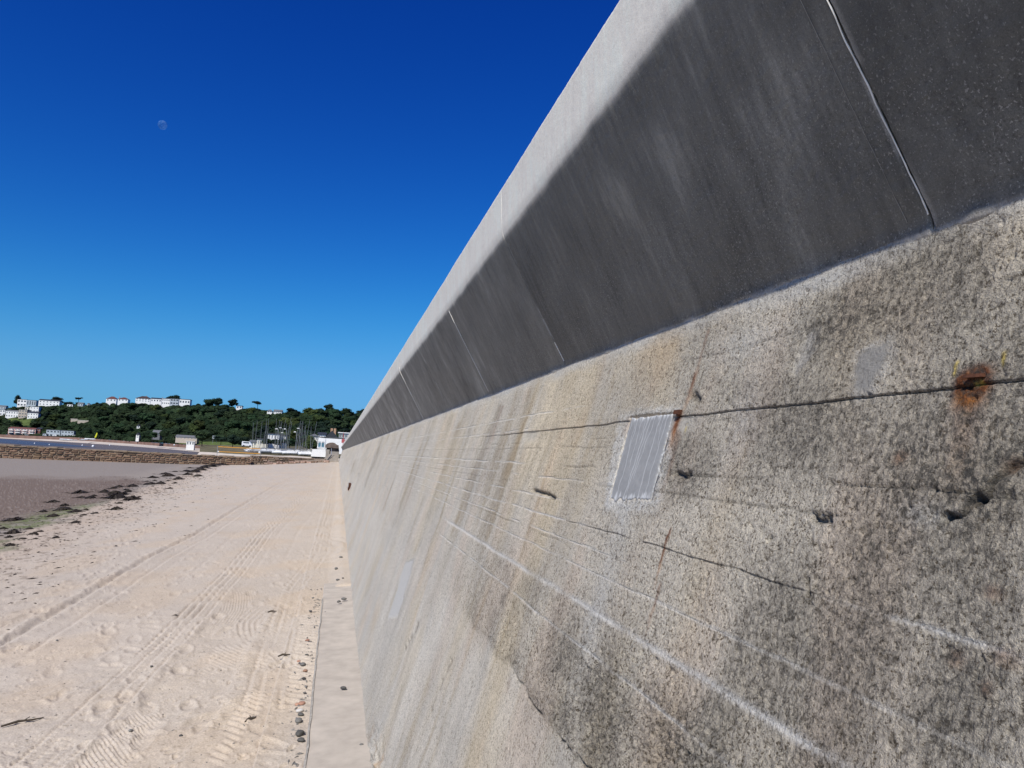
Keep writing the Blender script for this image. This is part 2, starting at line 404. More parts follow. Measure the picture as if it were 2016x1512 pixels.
    zg = line_z(3.6); m = sstep(1.0, 1.1, Yg)*sstep(2.72, 2.66, Yg)
    h -= .009*m*gauss(Zg-zg, .0045); crackm += .75*m*gauss(Zg-zg, .0045)*sstep(3, 1.2, Yg)
    # broken concrete near the foot
    fy, fz = on_wall(760, 1440)
    foot = np.clip(gauss(Yg-fy, .42)*sstep(.30, .06, Zg), 0, 1)
    rid = np.abs(fbm(Yg*7+Zg*9, Zg*12, 3, 71))
    h += foot*(.05*rid-.022); crackm += .9*foot*sstep(.10, .02, rid)
    # inclined fine cracks
    def crack(px, wid=.0035, dep=.008, col=1.0):
        nonlocal h, crackm
        p = np.array([on_wall(*q) for q in px])
        best = np.full(Yg.shape, 9.0)
        for (ya, za), (yb, zb) in zip(p[:-1], p[1:]):
            sel = (Yg > min(ya, yb)-.15) & (Yg < max(ya, yb)+.15) & (Zg > min(za, zb)-.1) & (Zg < max(za, zb)+.1)
            yy = Yg[sel] + .006*pn(Yg[sel]*40, Zg[sel]*40, 81); z2 = Zg[sel] + .006*pn(Yg[sel]*40, Zg[sel]*40, 82)
            L2 = (yb-ya)**2+(zb-za)**2
            t = np.clip(((yy-ya)*(yb-ya)+(z2-za)*(zb-za))/L2, 0, 1)
            best[sel] = np.minimum(best[sel], np.hypot(yy-ya-t*(yb-ya), z2-za-t*(zb-za)))
        g = gauss(best, wid); h -= dep*g; crackm += col*g
    crack([(822, 1228), (814, 1250), (795, 1280)], .009, .014)
    crack([(890, 1300), (870, 1345), (850, 1400)], .007, .012)
    crack([(2016, 900), (1985, 930), (1955, 955), (1935, 985), (1905, 990), (1900, 1010), (1865, 1020)],   .004, .010, .9)
    crack([(1362, 775), (1375, 790)], .007, .012)
    crack([(1050, 965), (1075, 972), (1092, 982)], .006, .014, .8)
    crack([(1325, 930), (1340, 937), (1355, 930)], .007, .014, .8)
    crack([(1600, 1018), (1608, 1026), (1630, 1020)], .006, .012, .8)
    crack([(1590, 1165), (1587, 1145)], .004, .008, .8)
    cav = []
    for u, v, r, dp in ((1865, 1020, .018, .03), (1700, 755, .007, .01), (1348, 1416, .01, .014), (1160, 1408, .010, .012),
                        (1925, 985, .012, .014), (1800, 965, .006, .01), (1560, 1075, .006, .01)):
        y0, z0 = on_wall(u, v)
        r *= .45; dd = np.hypot((Yg-y0)/1.2, Zg-z0) + .5*r*pn(Yg*60, Zg*60, 83)+.3*r*pn(Yg*130, Zg*130, 84)
        g = sstep(r, r*.6, dd); h -= dp*.5*g; crackm += .75*g
    # quiet zones: trowelled smears, edge under the overhang
    def quad(px, feather):     # soft mask of a 4-gon given by sight lines
        p = np.array([on_wall(*q) for q in px]); c = p.mean(0)
        nd = np.full(Yg.shape, 9.0)
        for i in range(len(p)):
            a, b = p[i], p[(i+1) % len(p)]
            nrm = np.array([-(b[1]-a[1]), b[0]-a[0]]); nrm /= np.linalg.norm(nrm)
            if (c-a) @ nrm < 0: nrm = -nrm
            nd = np.minimum(nd, (Yg-a[0])*nrm[0]+(Zg-a[1])*nrm[1])
        nd = nd + feather*.8*fbm(Yg*45, Zg*45, 3, 91)
        return sstep(-feather, feather, nd)
    PATCH = [(1243, 822), (1328, 813), (1283, 985), (1200, 985)]
    patch = quad(PATCH, .004); patch_halo = quad([(1222, 812), (1340, 800), (1296, 1006), (1188, 1006)], .014)
    patch2 = quad([(798, 1106), (817, 1099), (784, 1212), (764, 1217)], .012)
    smear = quad([(1690, 700), (1750, 672), (1752, 700), (1712, 772), (1685, 768)], .006)
    smear_halo = quad([(1685, 690), (1755, 660), (1762, 705), (1715, 778), (1682, 774)], .018)
    smear2 = quad([(1590, 655), (1612, 655), (1600, 700), (1570, 740), (1562, 735)], .014)
    lip = sstep(LZ-.06, LZ-.01, Zg+.012*fbm(Yg*6, Zg*8, 3, 92))
    quiet = np.clip(patch*.9 + smear*.85 + smear2*.6 + patch2*.9 + .35*lip, 0, .93)
    h = h*(1-quiet) + .004*smear
    bead = sstep(LZ-.040, LZ-.016, Zg+.010*fbm(Yg*11, Zg*9, 3, 93)); h = h*(1-.5*bead)+.0022*bead
    # ---------------- colour of the concrete, its dirt, lime and rust
    base = np.array([.525, .478, .400])
    C = np.ones(Yg.shape+(3,))*base
    big = fbm(Yg*1.3, Zg*1.8, 4, 101); med = fbm(Yg*5, Zg*5, 4, 102); fine = band(40, 103, 3)
    C = C*(1 + .13*big + .10*med)[..., None]
    warm = sstep(-.1, .6, fbm(Yg*1.9+7, Zg*.9, 3, 104))
    C = mix(C, C*np.array([1.04, .97, .83]), warm*.85)
    pinkish = sstep(0, .6, fbm(Yg*3+17, Zg*1.4, 3, 105))
    C = mix(C, C*np.array([1.05, .96, .92]), pinkish*.6)
    # black lichen / grime: patches low over the near wall, broken by the grain of the stone
    grime = .55*sstep(.10, .65, fbm(Yg*2.4+2, Zg*3.0, 4, 106) + .30*sstep(1.7, .70, Yg) - .45*sstep(1.3, 2.6, Yg))
    for u, v, su, s_z, k in ((1590, 840, .20, .10, .6), (1800, 900, .10, .14, .8), (1930, 950, .10, .07, .9), (1660, 640, .14, .06, .7), (1900, 1100, .12, .12, .6), (1450, 940, .12, .06, .35),
                             (1540, 1170, .12, .07, .5), (1700, 1280, .10, .12, .6), (1880, 1380, .08, .10, .7), (1600, 1480, .12, .06, .5), (1110, 1290, .12, .06, .5), (1180, 1400, .10, .06, .6), (1720, 1060, .04, .12, .6)):
        y0, z0 = on_wall(u, v)
        grime = np.maximum(grime, k*gauss(np.hypot((Yg-y0)/su, (Zg-z0)/s_z) + .35*med, 1.1))
    grime = np.maximum(grime, .55*belt*sstep(-.5, .5, fbm(Yg*4, Zg*5, 3, 118)))
    grime *= (1-below*.7)
    speck = sstep(-.05, .55, -g2*.55 - g3*.45 + .25*g1)
    C = mix(C, C*np.array([.62, .61, .60]), np.clip(grime*1.15, 0, 1))
    C = mix(C, C*.78, np.clip(.4*speck*rough*sstep(6, 1, Yg), 0, 1))
    # pale limed areas towards the far end and the foot
    pale = np.clip(sstep(1.6, 5, Yg)*.50 + below*.30*sstep(-.3, .3, fbm(Yg*2, Zg*3, 3, 119)), 0, .8)
    C = mix(C, np.array([.545, .525, .475])*np.ones(3), pale*.65)
    C = C*(1-.06*sstep(-.2, .5, run)*sstep(1.5, 4, Yg))[..., None]
    # streaks running down the face (brown and grey), stronger in the middle distance
    s1 = sstep(.22, .62, fbm(Yg*6.5, Zg*.25, 3, 111))*sstep(1.6, 2.4, Yg)*sstep(-.2, .4, fbm(Yg*1.1, Zg*1.6, 3, 112)+.15)
    C = mix(C, C*np.array([.60, .54, .46]), np.clip(s1*.75*(1-.8*below)*(.7+.6*med), 0, 1))
    s2 = sstep(.25, .6, fbm(Yg*8+31, Zg*.3, 3, 113))*sstep(1.8, 3, Yg)
    C = mix(C, np.array([.49, .485, .46]), s2*.3*np.clip(.6+fbm(Yg*3, Zg*2.5, 3, 117), 0, 1))
    for u, v, w, l, k in ((985, 795, .05, .9, .75), (1020, 770, .03, .8, .5), (960, 830, .03, .7, .5), (905, 830, .06, .9, .55), (745, 880, .35, 1.1, .4), (700, 905, 1.6, .8, .65), (845, 860, .05, .8, .45)):
        y0, z0 = on_wall(u, v)
        t = gauss(Yg-y0+.012*fbm(Zg*6, Yg*3, 2, 114), w)*sstep(z0+.02, z0-.02, Zg)*sstep(z0-l, z0-l*.35, Zg)
        C = mix(C, C*np.array([.56, .50, .43]), np.clip(k*t*(.8+.5*med), 0, 1))
    C = C*np.clip(1+.17*fine_run, .55, 1.35)[..., None]
    C = mix(C, C*np.array([1.02, .96, .86]), sstep(.1, .8, -fine_run)*.7)
    # lime: under the ledge, round the patch, below it
    C = mix(C, np.array([.50, .49, .46]), np.clip(lip*(.55+.5*med), 0, .75))
    C = mix(C, np.array([.62, .62, .60]), patch_halo*(1-patch)*np.clip(.55+.5*g2+.3*med, 0, .95))
    py, pz = on_wall(1240, 1000)
    drip = gauss(Yg-py-.02-.05*fbm(Zg*5, Yg*0, 2, 115), .055)*sstep(pz+.02, pz-.01, Zg)*sstep(pz-.55, pz-.05, Zg)
    C = mix(C, np.array([.58, .58, .56]), np.clip(drip*(.5+.45*med+.35*g2), 0, .8))
    for u, v, su, s_z, k in ((1480, 670, .12, .04, .6), (1460, 830, .05, .10, .5), (1200, 800, .06, .05, .35), (800, 885, .5, .05, .6), (1810, 1010, .04, .015, .5), (1620, 555, .10, .015, .6)):
        y0, z0 = on_wall(u, v)
        C = mix(C, np.array([.54, .535, .51]), np.clip(k*gauss(np.hypot((Yg-y0)/su, (Zg-z0)/s_z)+.45*med, 1)*(.75+.5*g2), 0, .9))
    C = mix(C, np.array([.47, .46, .44]), np.clip(smear_halo*.75*(1-smear)*(.8+.4*g2), 0, 1))
    C = mix(C, np.array([.215, .208, .195])*np.ones(3), smear*.9)
    C = mix(C, np.array([.33, .32, .30])*np.ones(3), smear2*.5)
    C = mix(C, np.array([.43, .425, .405]), patch2*.8)
    C = mix(C, np.array([.36, .34, .30])*np.ones(3), smooth_strip*.6)
    fins = fins*(.45+.55*sstep(-.55, .15, med+.6*g2)); fins_q = fins
    C = mix(C, np.array([.56, .545, .51]), np.clip(fins*.8, 0, .85))
    C = mix(C, np.array([.07, .062, .052]), np.clip(lines*.62, 0, .75))
    C = mix(C, np.array([.035, .03, .027]), np.clip(crackm*.75, 0, .9))
    # brown broken edge at the foot
    C = mix(C, C*np.array([.85, .62, .42]), np.clip(foot*sstep(.0, .5, fbm(Yg*14, Zg*5, 3, 121))*1.0, 0, .8))
    # rust
    rust_c = np.array([.135, .042, .014]); rust_l = np.array([.42, .17, .04])
    def rust(u, v, w, l, k=1.0, upl=.01):
        nonlocal C
        y0, z0 = on_wall(u, v)
        t = gauss(Yg-y0-.3*w*fbm(Zg*14, Yg*6, 3, 122)-.25*w*fbm(Yg*60, Zg*9, 2, 123), w)*sstep(z0+upl, z0-.004, Zg)*sstep(z0-l, z0-l*.1, Zg)
        t = np.clip(t*k*(1+.55*med+.25*g2), 0, .95)
        core = np.clip(sstep(z0-l*.75, z0-l*.15, Zg)+.35*g2, 0, 1)
        C = mix(C, mix(np.ones_like(C)*rust_l, rust_c, core), t)
    rust(1925, 742, .021, .050, 2.2, .022); rust(1928, 752, .026, .17, .35, .02)
    rust(1338, 812, .015, .11, 1.4, .010); rust(1336, 850, .013, .18, .6)
    rust(1395, 650, .007, .20, .7); rust(1368, 735, .008, .12, 1.1); rust(1240, 826, .02, .06, .4)
    rust(1322, 1042, .0045, .14, 1.3, .006); rust(1300, 1150, .006, .12, .6)
    rust(1550, 715, .012, .02, .0); rust(1776, 893, .012, .022, .6, .008); rust(1995, 905, .012, .02, .4, .01)
    rust(1945, 1350, .008, .014, .7, .01); rust(1880, 1285, .012, .02, .5, .01); rust(1960, 1160, .012, .016, .5, .01); rust(1985, 1285, .02, .02, .4, .01)
    rust(690, 955, .9, .25, .8); rust(990, 800, .03, .3, .35); rust(1005, 1340, .015, .05, .3)
    # yellow survey paint dabs round the rust spot
    yel = np.array([.55, .42, .10])
    for (a, b) in (((1885, 715), (1882, 738)), ((1982, 698), (1978, 718)), ((1352, 835), (1348, 850)), ((1922, 757), (1936, 755))):
        p = np.array([on_wall(*a), on_wall(*b)]); d = p[1]-p[0]; L2 = d @ d
        t = np.clip(((Yg-p[0, 0])*d[0]+(Zg-p[0, 1])*d[1])/L2, 0, 1)
        dd = np.hypot(Yg-p[0, 0]-t*d[0], Zg-p[0, 1]-t*d[1])
        C = mix(C, yel, np.clip(gauss(dd, .0030)*(.75+.8*g2), 0, .85))
    # wind-blown sand dusting the foot of the wall
    dust = sstep(.10, .0, Zg - .03*fbm(Yg*3, Yg*0, 3, 131))
    C = mix(C, np.array([.50, .44, .37]), dust*.45)
    C = np.clip(C, .012, .8)
    nx, nz = -1/math.hypot(1, BATTER), BATTER/math.hypot(1, BATTER)
    fade = np.clip(1.3/(1+Yg/30), .3, 1)
    cover = np.clip(patch_halo*.6+drip*.5+smear_halo*.7+smear+.5*lip+fins_q*.6+patch2, 0, 1)
    grit = np.clip(.55+.55*rough, .6, 1.4)*(1-.85*quiet)*(1-.5*np.clip(fins_q, 0, 1))*(1-.6*smooth_strip)
    dirt = np.clip(grime*1.05, 0, 1)*(1-cover)*(1-.7*smooth_strip)
    h = h*fade
    V = np.stack([wall_x(Zg)+nx*h, Yg, Zg+nz*h], -1).reshape(-1, 3)
    col = np.concatenate([C, np.ones(C.shape[:2]+(1,))], -1).reshape(-1, 4)
    me = mesh_np('wall_face', V, grid_faces(len(zz), len(ty)), M['wall'], True, {'tint': ('FLOAT_COLOR', col), 'grit': ('FLOAT', grit.reshape(-1)), 'dirt': ('FLOAT', dirt.reshape(-1))})
    inwall(link(bpy.data.objects.new('wall_face', me)))
build_wall_face()

# parapet: cast sections with a wave-return overhang
def parapet_profile(n_over, n_face):
    """(x, z) polyline from under the ledge, up the overhang, over the lip and top, down the back"""
    def bez(p0, p1, p2, n):
        t = np.linspace(0, 1, n)[:, None]
        return (1-t)**2*np.array(p0) + 2*t*(1-t)*np.array(p1) + t**2*np.array(p2)
    a0 = np.array([wall_x(LZ-.019)+.03, LZ-.019]); L = np.array([LX-.004, LZ+.002]); Cn = np.array([CX, CZ]); T = np.array([TX, TZ])
    d = (Cn-L)/np.linalg.norm(Cn-L); e = (T-Cn)/np.linalg.norm(T-Cn)
    pts = [np.array([a0])]
    pts.append(bez(np.array([wall_x(LZ-.017)-.0005, LZ-.017]), L+np.array([-.0005, -.001]), L+d*.018, 9))
    t = np.linspace(0, 1, n_over)[1:-1, None]
    q0 = L+d*.018; q1 = Cn-d*.04
    bow = np.stack([-t[:, 0]*0, np.sin(np.pi*t[:, 0])*0], -1)
    pts.append(q0*(1-t)+q1*t+bow)
    pts.append(bez(q1, Cn, Cn+e*.035, 9))
    t = np.linspace(0, 1, n_face)[1:, None]
    p0 = Cn+e*.035; p1 = T-e*.012
    pts.append(p0*(1-t)+p1*t)
    pts.append(bez(p1, T, T+np.array([.02, .002]), 4)[1:])
    pts.append(np.array([[TX+.20, TZ+.006], [TX+.40, TZ+.004], [TX+.42, TZ-.02], [TX+.42, 1.62]]))
    return np.concatenate(pts)
def parapet_mesh(y0, y1, ny, n_over, n_face, seed, bump=1.0, gap=.004, tone=1.0):
    P = parapet_profile(n_over, n_face)
    nrm = np.gradient(P, axis=0); nrm = np.stack([-nrm[:, 1], nrm[:, 0]], -1); nrm /= np.linalg.norm(nrm, axis=1)[:, None]+1e-9
    s = np.concatenate([[0], np.cumsum(np.linalg.norm(np.diff(P, axis=0), axis=1))])
    yy = np.concatenate([[y0+gap*.5], np.linspace(y0+gap, y1-gap, ny), [y1-gap*.5]])
    off = np.zeros(len(yy)); off[0] = off[-1] = 1
    S, Yg = np.meshgrid(s, yy)
    visible = (np.arange(len(P)) < len(P)-4)[None, :]*np.ones_like(S)
    h = .0012*fbm(Yg*14, S*6, 3, seed) + .0007*fbm(Yg*60, S*60, 3, seed+1) + .0035*fbm(Yg*1.5, S*2, 2, seed+2)
    edge = np.minimum(Yg-y0, y1-Yg)
    chip = .0*sstep(.016, .004, edge+.012*fbm(Yg*40, S*24, 3, seed+3))*sstep(.0, .4, fbm(Yg*0+seed, S*9, 3, seed+4))
    h = h*bump - .006*chip*bump - .004*off[:, None]
    # ragged arris along the top edge
    topk = gauss(P[:, 1]-TZ, .012)[None, :]*(P[:, 0] < TX+.06)[None, :]
    h -= topk*bump*.004*np.clip(fbm(Yg*22, S*0+3, 3, seed+5)-.15, 0, 1)
    h = h*visible*np.where((P[:, 1] > CZ-.01)[None, :], .45, 1.0)
    h = h + visible*bump*sstep(.050, .036, S)*.0045*(fbm(Yg*12, S*14, 3, seed+13)-.25)
    # outward is to the left of travel
    X = P[:, 0][None, :] + nrm[:, 0][None, :]*h; Z = P[:, 1][None, :] + nrm[:, 1][None, :]*h
    V = np.stack([X, Yg, Z], -1)
    over = ((P[:, 1] < CZ-.0) & (np.arange(len(P)) < len(P)-4))[None, :]
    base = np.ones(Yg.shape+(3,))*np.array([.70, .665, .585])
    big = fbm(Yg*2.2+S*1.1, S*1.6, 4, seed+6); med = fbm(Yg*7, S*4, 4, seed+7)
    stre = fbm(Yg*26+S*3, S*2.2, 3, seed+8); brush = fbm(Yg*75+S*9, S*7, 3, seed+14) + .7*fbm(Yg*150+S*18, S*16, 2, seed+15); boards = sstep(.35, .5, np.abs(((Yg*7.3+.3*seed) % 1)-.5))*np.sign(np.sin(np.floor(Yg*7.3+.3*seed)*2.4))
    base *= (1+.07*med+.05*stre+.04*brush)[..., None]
    # underside shade painted into the overhang's colour; one cast with the paler parapet face
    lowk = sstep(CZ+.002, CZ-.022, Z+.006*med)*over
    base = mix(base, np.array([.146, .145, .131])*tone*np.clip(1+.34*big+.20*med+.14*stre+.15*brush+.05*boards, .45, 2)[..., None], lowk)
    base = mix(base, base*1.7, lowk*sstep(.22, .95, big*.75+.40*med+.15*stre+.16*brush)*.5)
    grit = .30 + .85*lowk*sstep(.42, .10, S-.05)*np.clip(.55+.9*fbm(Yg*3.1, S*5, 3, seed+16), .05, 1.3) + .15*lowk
    base = mix(base, np.array([.45, .45, .43]), (sstep(.009, .003, edge)*sstep(-.1, .3, fbm(Yg*0+3, S*7, 3, seed+10)))*.6)
    base = mix(base, np.array([.40, .372, .325])*(1+.3*med[..., None]), sstep(.045, .037, S+.005*fbm(Yg*9, S*9, 3, seed+12)))  # painted shade stops here: foot strip coloured paler where the sun reaches
    grit = grit + .4*sstep(.065, .045, S)
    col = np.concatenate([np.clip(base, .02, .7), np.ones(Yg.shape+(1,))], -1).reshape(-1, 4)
    f = grid_faces(len(yy), len(P), flip=True)
    # end caps
    n = len(P); caps = []
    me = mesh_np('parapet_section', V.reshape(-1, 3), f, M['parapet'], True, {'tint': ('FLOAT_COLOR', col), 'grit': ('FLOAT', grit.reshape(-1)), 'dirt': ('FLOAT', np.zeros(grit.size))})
    return me
JOINTS = [-3.0, -0.85, 0.893, 2.68, 4.13, 5.72, 7.48]
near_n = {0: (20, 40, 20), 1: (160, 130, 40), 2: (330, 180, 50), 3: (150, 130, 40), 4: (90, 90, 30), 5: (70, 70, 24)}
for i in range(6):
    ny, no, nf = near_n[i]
    me = parapet_mesh(JOINTS[i], JOINTS[i+1], ny, no, nf, 300+20*i, tone=(1, 1, .95, 1.15, 1.35, 1.5)[i])  # tone paints the overhang lighter down the wall, standing in for grazing sheen
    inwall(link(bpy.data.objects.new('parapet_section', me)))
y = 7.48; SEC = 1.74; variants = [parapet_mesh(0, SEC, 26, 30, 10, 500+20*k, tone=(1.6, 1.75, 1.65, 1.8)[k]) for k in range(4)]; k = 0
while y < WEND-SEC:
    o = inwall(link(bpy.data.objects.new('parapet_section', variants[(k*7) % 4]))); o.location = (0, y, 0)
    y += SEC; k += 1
WALL_STOP = y
# dark joint filler set back between sections, lime bead in the nearest joint
P0 = parapet_profile(40, 12)[1:-4]
def joint_strip(name, yj, r, material, t0, t1, out, wave=0.0, seed=0):
    n = len(P0); i0, i1 = max(7, int(t0*n)), int(t1*n)
    pts = []
    for i in range(i0, i1):
        t = P0[min(i+1, n-1)]-P0[max(i-1, 0)]; t /= np.linalg.norm(t)
        pts.append((P0[i, 0]-t[1]*out, yj + wave*float(fbm(np.array([i*.22]), np.array([seed*1.0]), 3, 7)[0]), P0[i, 1]+t[0]*out))
    b = MB(); b.path(pts, [r*(.8+.4*random.random()) for _ in pts], 5)
    return inwall(b.build(name, material))
joint_strip('joint_sealant', 0.893, .0013, M['sealant'], .03, .80, .0012, .0025, 1)
joint_strip('joint_sealant', 0.935, .0005, M['edge'], .03, .80, .0014, .001, 2)
joint_strip('joint_sealant', 2.68, .0022, M['sealant'], .03, .22, .0012, .003, 3)
joint_strip('joint_sealant', 4.13, .0017, M['sealant'], .03, .72, .0008, .002, 4)
joint_strip('joint_sealant', 7.48, .0026, M['sealant'], .03, .80, .0008, .002, 5)
# core of the wall and promenade behind
b = MB(); b.prism([(wall_x(-.25)+.06, -.25), (LX+.03, LZ-.02), (LX+.10, 2.35), (TX+.40, 2.35), (TX+.40, -.25)], -3.0, WALL_STOP-.02)
inwall(b.build('wall_core', M['promenade']))
b = MB(); b.box(TX+.43, 9.0, -3.2, 150, .9, 1.6)
tag(b.build('promenade', M['promenade']), kind='structure')

# grey repair patch with white drips, set 3 mm proud
def build_patch():
    px = [(1243, 822), (1328, 813), (1283, 985), (1200, 985)]
    q = np.array([on_wall(*p) for p in px])
    nu, nv = 150, 140
    U, Vv = np.meshgrid(np.linspace(0, 1, nu), np.linspace(0, 1, nv))
    top = q[0]*(1-U[..., None])+q[1]*U[..., None]; bot = q[3]*(1-U[..., None])+q[2]*U[..., None]
    Pz = top*(1-Vv[..., None])+bot*Vv[..., None]
    e = np.minimum(np.minimum(U, 1-U), np.minimum(Vv, 1-Vv)*1.6)
    Yg = Pz[..., 0] + .006*fbm(Vv*14, U*0+1, 3, 5)*(U-.5)*2*sstep(.1, 0, np.minimum(U, 1-U)); Zg = Pz[..., 1] + .008*fbm(U*9, U*0, 3, 6)*sstep(.08, 0, np.minimum(Vv, 1-Vv))
    h = .0022*sstep(0, .05, e) - .006*(1-sstep(0, .02, e)) + .0003*fbm(U*7, Vv*9, 3, 9)
    C = np.ones(U.shape+(3,))*np.array([.262, .262, .258])*(1+.10*fbm(U*3, Vv*4, 3, 8))[..., None]
    drips = np.zeros_like(U)
    for k, (u0, sl, ln, th) in enumerate([(.06, -.02, .95, .9), (.15, .05, .38, .7), (.21, -.03, 1., 1.1), (.33, -.05, .62, .8), (.39, .03, .30, .6), (.47, -.10, 1., 1.2), (.55, -.16, .9, 1.), (.63, -.20, .75, .8), (.74, -.05, 1., 1.1), (.81, .02, .35, .6), (.90, -.07, .97, .9)]):
        uc = u0 + sl*Vv + .030*fbm(Vv*4+k*3, Vv*0, 3, 40+k)
        g = gauss(U-uc, th*(.0050+.0018*fbm(Vv*9, Vv*0+k, 2, 41)))*sstep(ln+.05, ln-.05, Vv)
        drips = np.maximum(drips, g)
    edge = np.maximum(sstep(.030, .0, np.minimum(U, 1-U)+.025*fbm(U*3, Vv*24, 3, 43)), np.maximum(sstep(.06, .0, Vv+.05*fbm(U*16, Vv*4, 3, 44)), sstep(.07, .0, 1-Vv+.07*fbm(U*16, Vv*5, 3, 45))))
    C = mix(C, np.array([.60, .605, .60]), np.clip(drips*.62+edge*.7, 0, .9))
    h += .0*drips
    nx, nz = -1/math.hypot(1, BATTER), BATTER/math.hypot(1, BATTER)
    V = np.stack([wall_x(Zg)+nx*h, Yg, Zg+nz*h], -1).reshape(-1, 3)
    col = np.concatenate([C, np.ones(U.shape+(1,))], -1).reshape(-1, 4)
    me = mesh_np('repair_patch', V, grid_faces(nv, nu, True), M['patch'], True, {'tint': ('FLOAT_COLOR', col)})
    o = inwall(link(bpy.data.objects.new('repair_patch', me)))
    o['label'] = 'smooth grey mortar patch streaked with white lime drips'
build_patch()
# rusty iron ends showing in the wall
def iron(u, v, L, w, label):
    y0, z0 = on_wall(u, v)
    b = MB()
    b.add([(wall_x(z0)-.010, y0-L, z0-w), (wall_x(z0)-.014, y0+L, z0-w*.8), (wall_x(z0)-.012, y0+L*.9, z0+w), (wall_x(z0)-.008, y0-L*.8, z0+w*1.1),
           (wall_x(z0)+.03, y0-L, z0-w), (wall_x(z0)+.03, y0+L, z0-w), (wall_x(z0)+.03, y0+L, z0+w), (wall_x(z0)+.03, y0-L, z0+w)],
          [(0, 1, 2, 3), (0, 4, 5, 1), (1, 5, 6, 2), (2, 6, 7, 3), (3, 7, 4, 0), (7, 6, 5, 4)])
    o = inwall(b.build('iron_stub', M['rust'])); o['label'] = label
iron(1930, 741, .013, .0022, 'rusted iron bar end in the wall joint')
iron(1340, 812, .010, .005, 'small rusted iron end beside the grey patch')
y0, z0 = on_wall(690, 955)
b = MB(); b.box(wall_x(z0)-.05, wall_x(z0)+.05, y0-.6, y0+.5, z0-.06, z0+.05); b.box(wall_x(z0)-.07, wall_x(z0), y0-.3, y0+.1, z0-.14, z0-.06)
o = inwall(b.build('iron_bracket', M['rust'])); o['label'] = 'rusty iron bracket far along the wall'
# concrete toe at the foot of the wall, running out under the sand
b = MB(); fb = []
ys = np.concatenate([np.linspace(-3, 1.6, 6), np.linspace(2, 9.6, 60)])
V = []; 
for i, yv in enumerate(ys):
    xe = -.046 + .006*float(pn(np.array([yv*3.]), np.array([.5]), 3)[0]); zt = .045 - .012*max(0, yv-4)/3
    V += [(xe, yv, -.2), (xe+.003, yv, zt-.008), (xe+.012, yv, zt), (.15, yv, zt+.012), (.36, yv, zt+.03)]
V = np.array(V); me = mesh_np('footing', V, grid_faces(len(ys), 5, True), M['footing'], False)
inwall(link(bpy.data.objects.new('footing', me)))

V = []
for yv in np.linspace(-3, 8.6, 80):
    xe = -.046 + .006*float(pn(np.array([yv*3.]), np.array([.5]), 3)[0]); zt = .045 - .012*max(0, yv-4)/3 + .002*float(pn(np.array([yv*9.]), np.array([.5]), 5)[0])
    V += [(xe-.004, yv, -.2), (xe-.004, yv, zt-.006), (xe+.001, yv, zt+.003), (xe+.008+.004*float(pn(np.array([yv*14.]), np.array([.5]), 6)[0]), yv, zt+.0035)]
me = mesh_np('footing_edge', np.array(V), grid_faces(80, 4, True), M['edge'], False)
inwall(link(bpy.data.objects.new('footing_edge', me)))

# ================================================================== BEACH
def beach_base(x):
    xs = [-400, -150, -80, -47, -23, -13, -5.7, -2.5, -1.0, 0, 3]; zs = [-3.2, -2.6, -2.05, -1.72, -1.40, -1.05, -.42, -.13, -.03, 0, 0]
    return np.interp(x, xs, zs)
_tab = np.linspace(-400, 3, 3000); _k = np.exp(-np.linspace(-2, 2, 41)**2); _k /= _k.sum()
def beach_z(x):
    t = (beach_base(x) + beach_base(x-.6) + beach_base(x+.6) + beach_base(x-1.2) + beach_base(x+1.2))/5
    return np.where(x > -.3, np.minimum(t+.02, 0.0), t)
def on_beach(u, v):
    d = ray(u, v); z = 0.0
    for _ in range(30):
        k = (z-EYE)/d[2]; z = float(beach_z(np.array([d[0]*k]))[0])*.6+z*.4
    k = (z-EYE)/d[2]
    return np.array([d[0]*k, d[1]*k, z])
def track(px):
    p = np.array([on_beach(*q) for q in px]); i = np.argsort(p[:, 1]); return p[i, 1], p[i, 0]
TA = track([(-60, 1305), (0, 1268), (182, 1163), (283, 1102), (380, 1054), (466, 1001), (547, 953), (600, 930)])
TB = track([(60, 1530), (142, 1459), (304, 1297), (385, 1212), (470, 1119), (526, 1046), (587, 989), (625, 950)])
TC = track([(190, 1560), (251, 1500), (352, 1398), (425, 1272), (490, 1190), (540, 1120)])
TD = track([(490, 1420), (514, 1325), (567, 1159), (622, 1090), (648, 1001), (655, 960)])
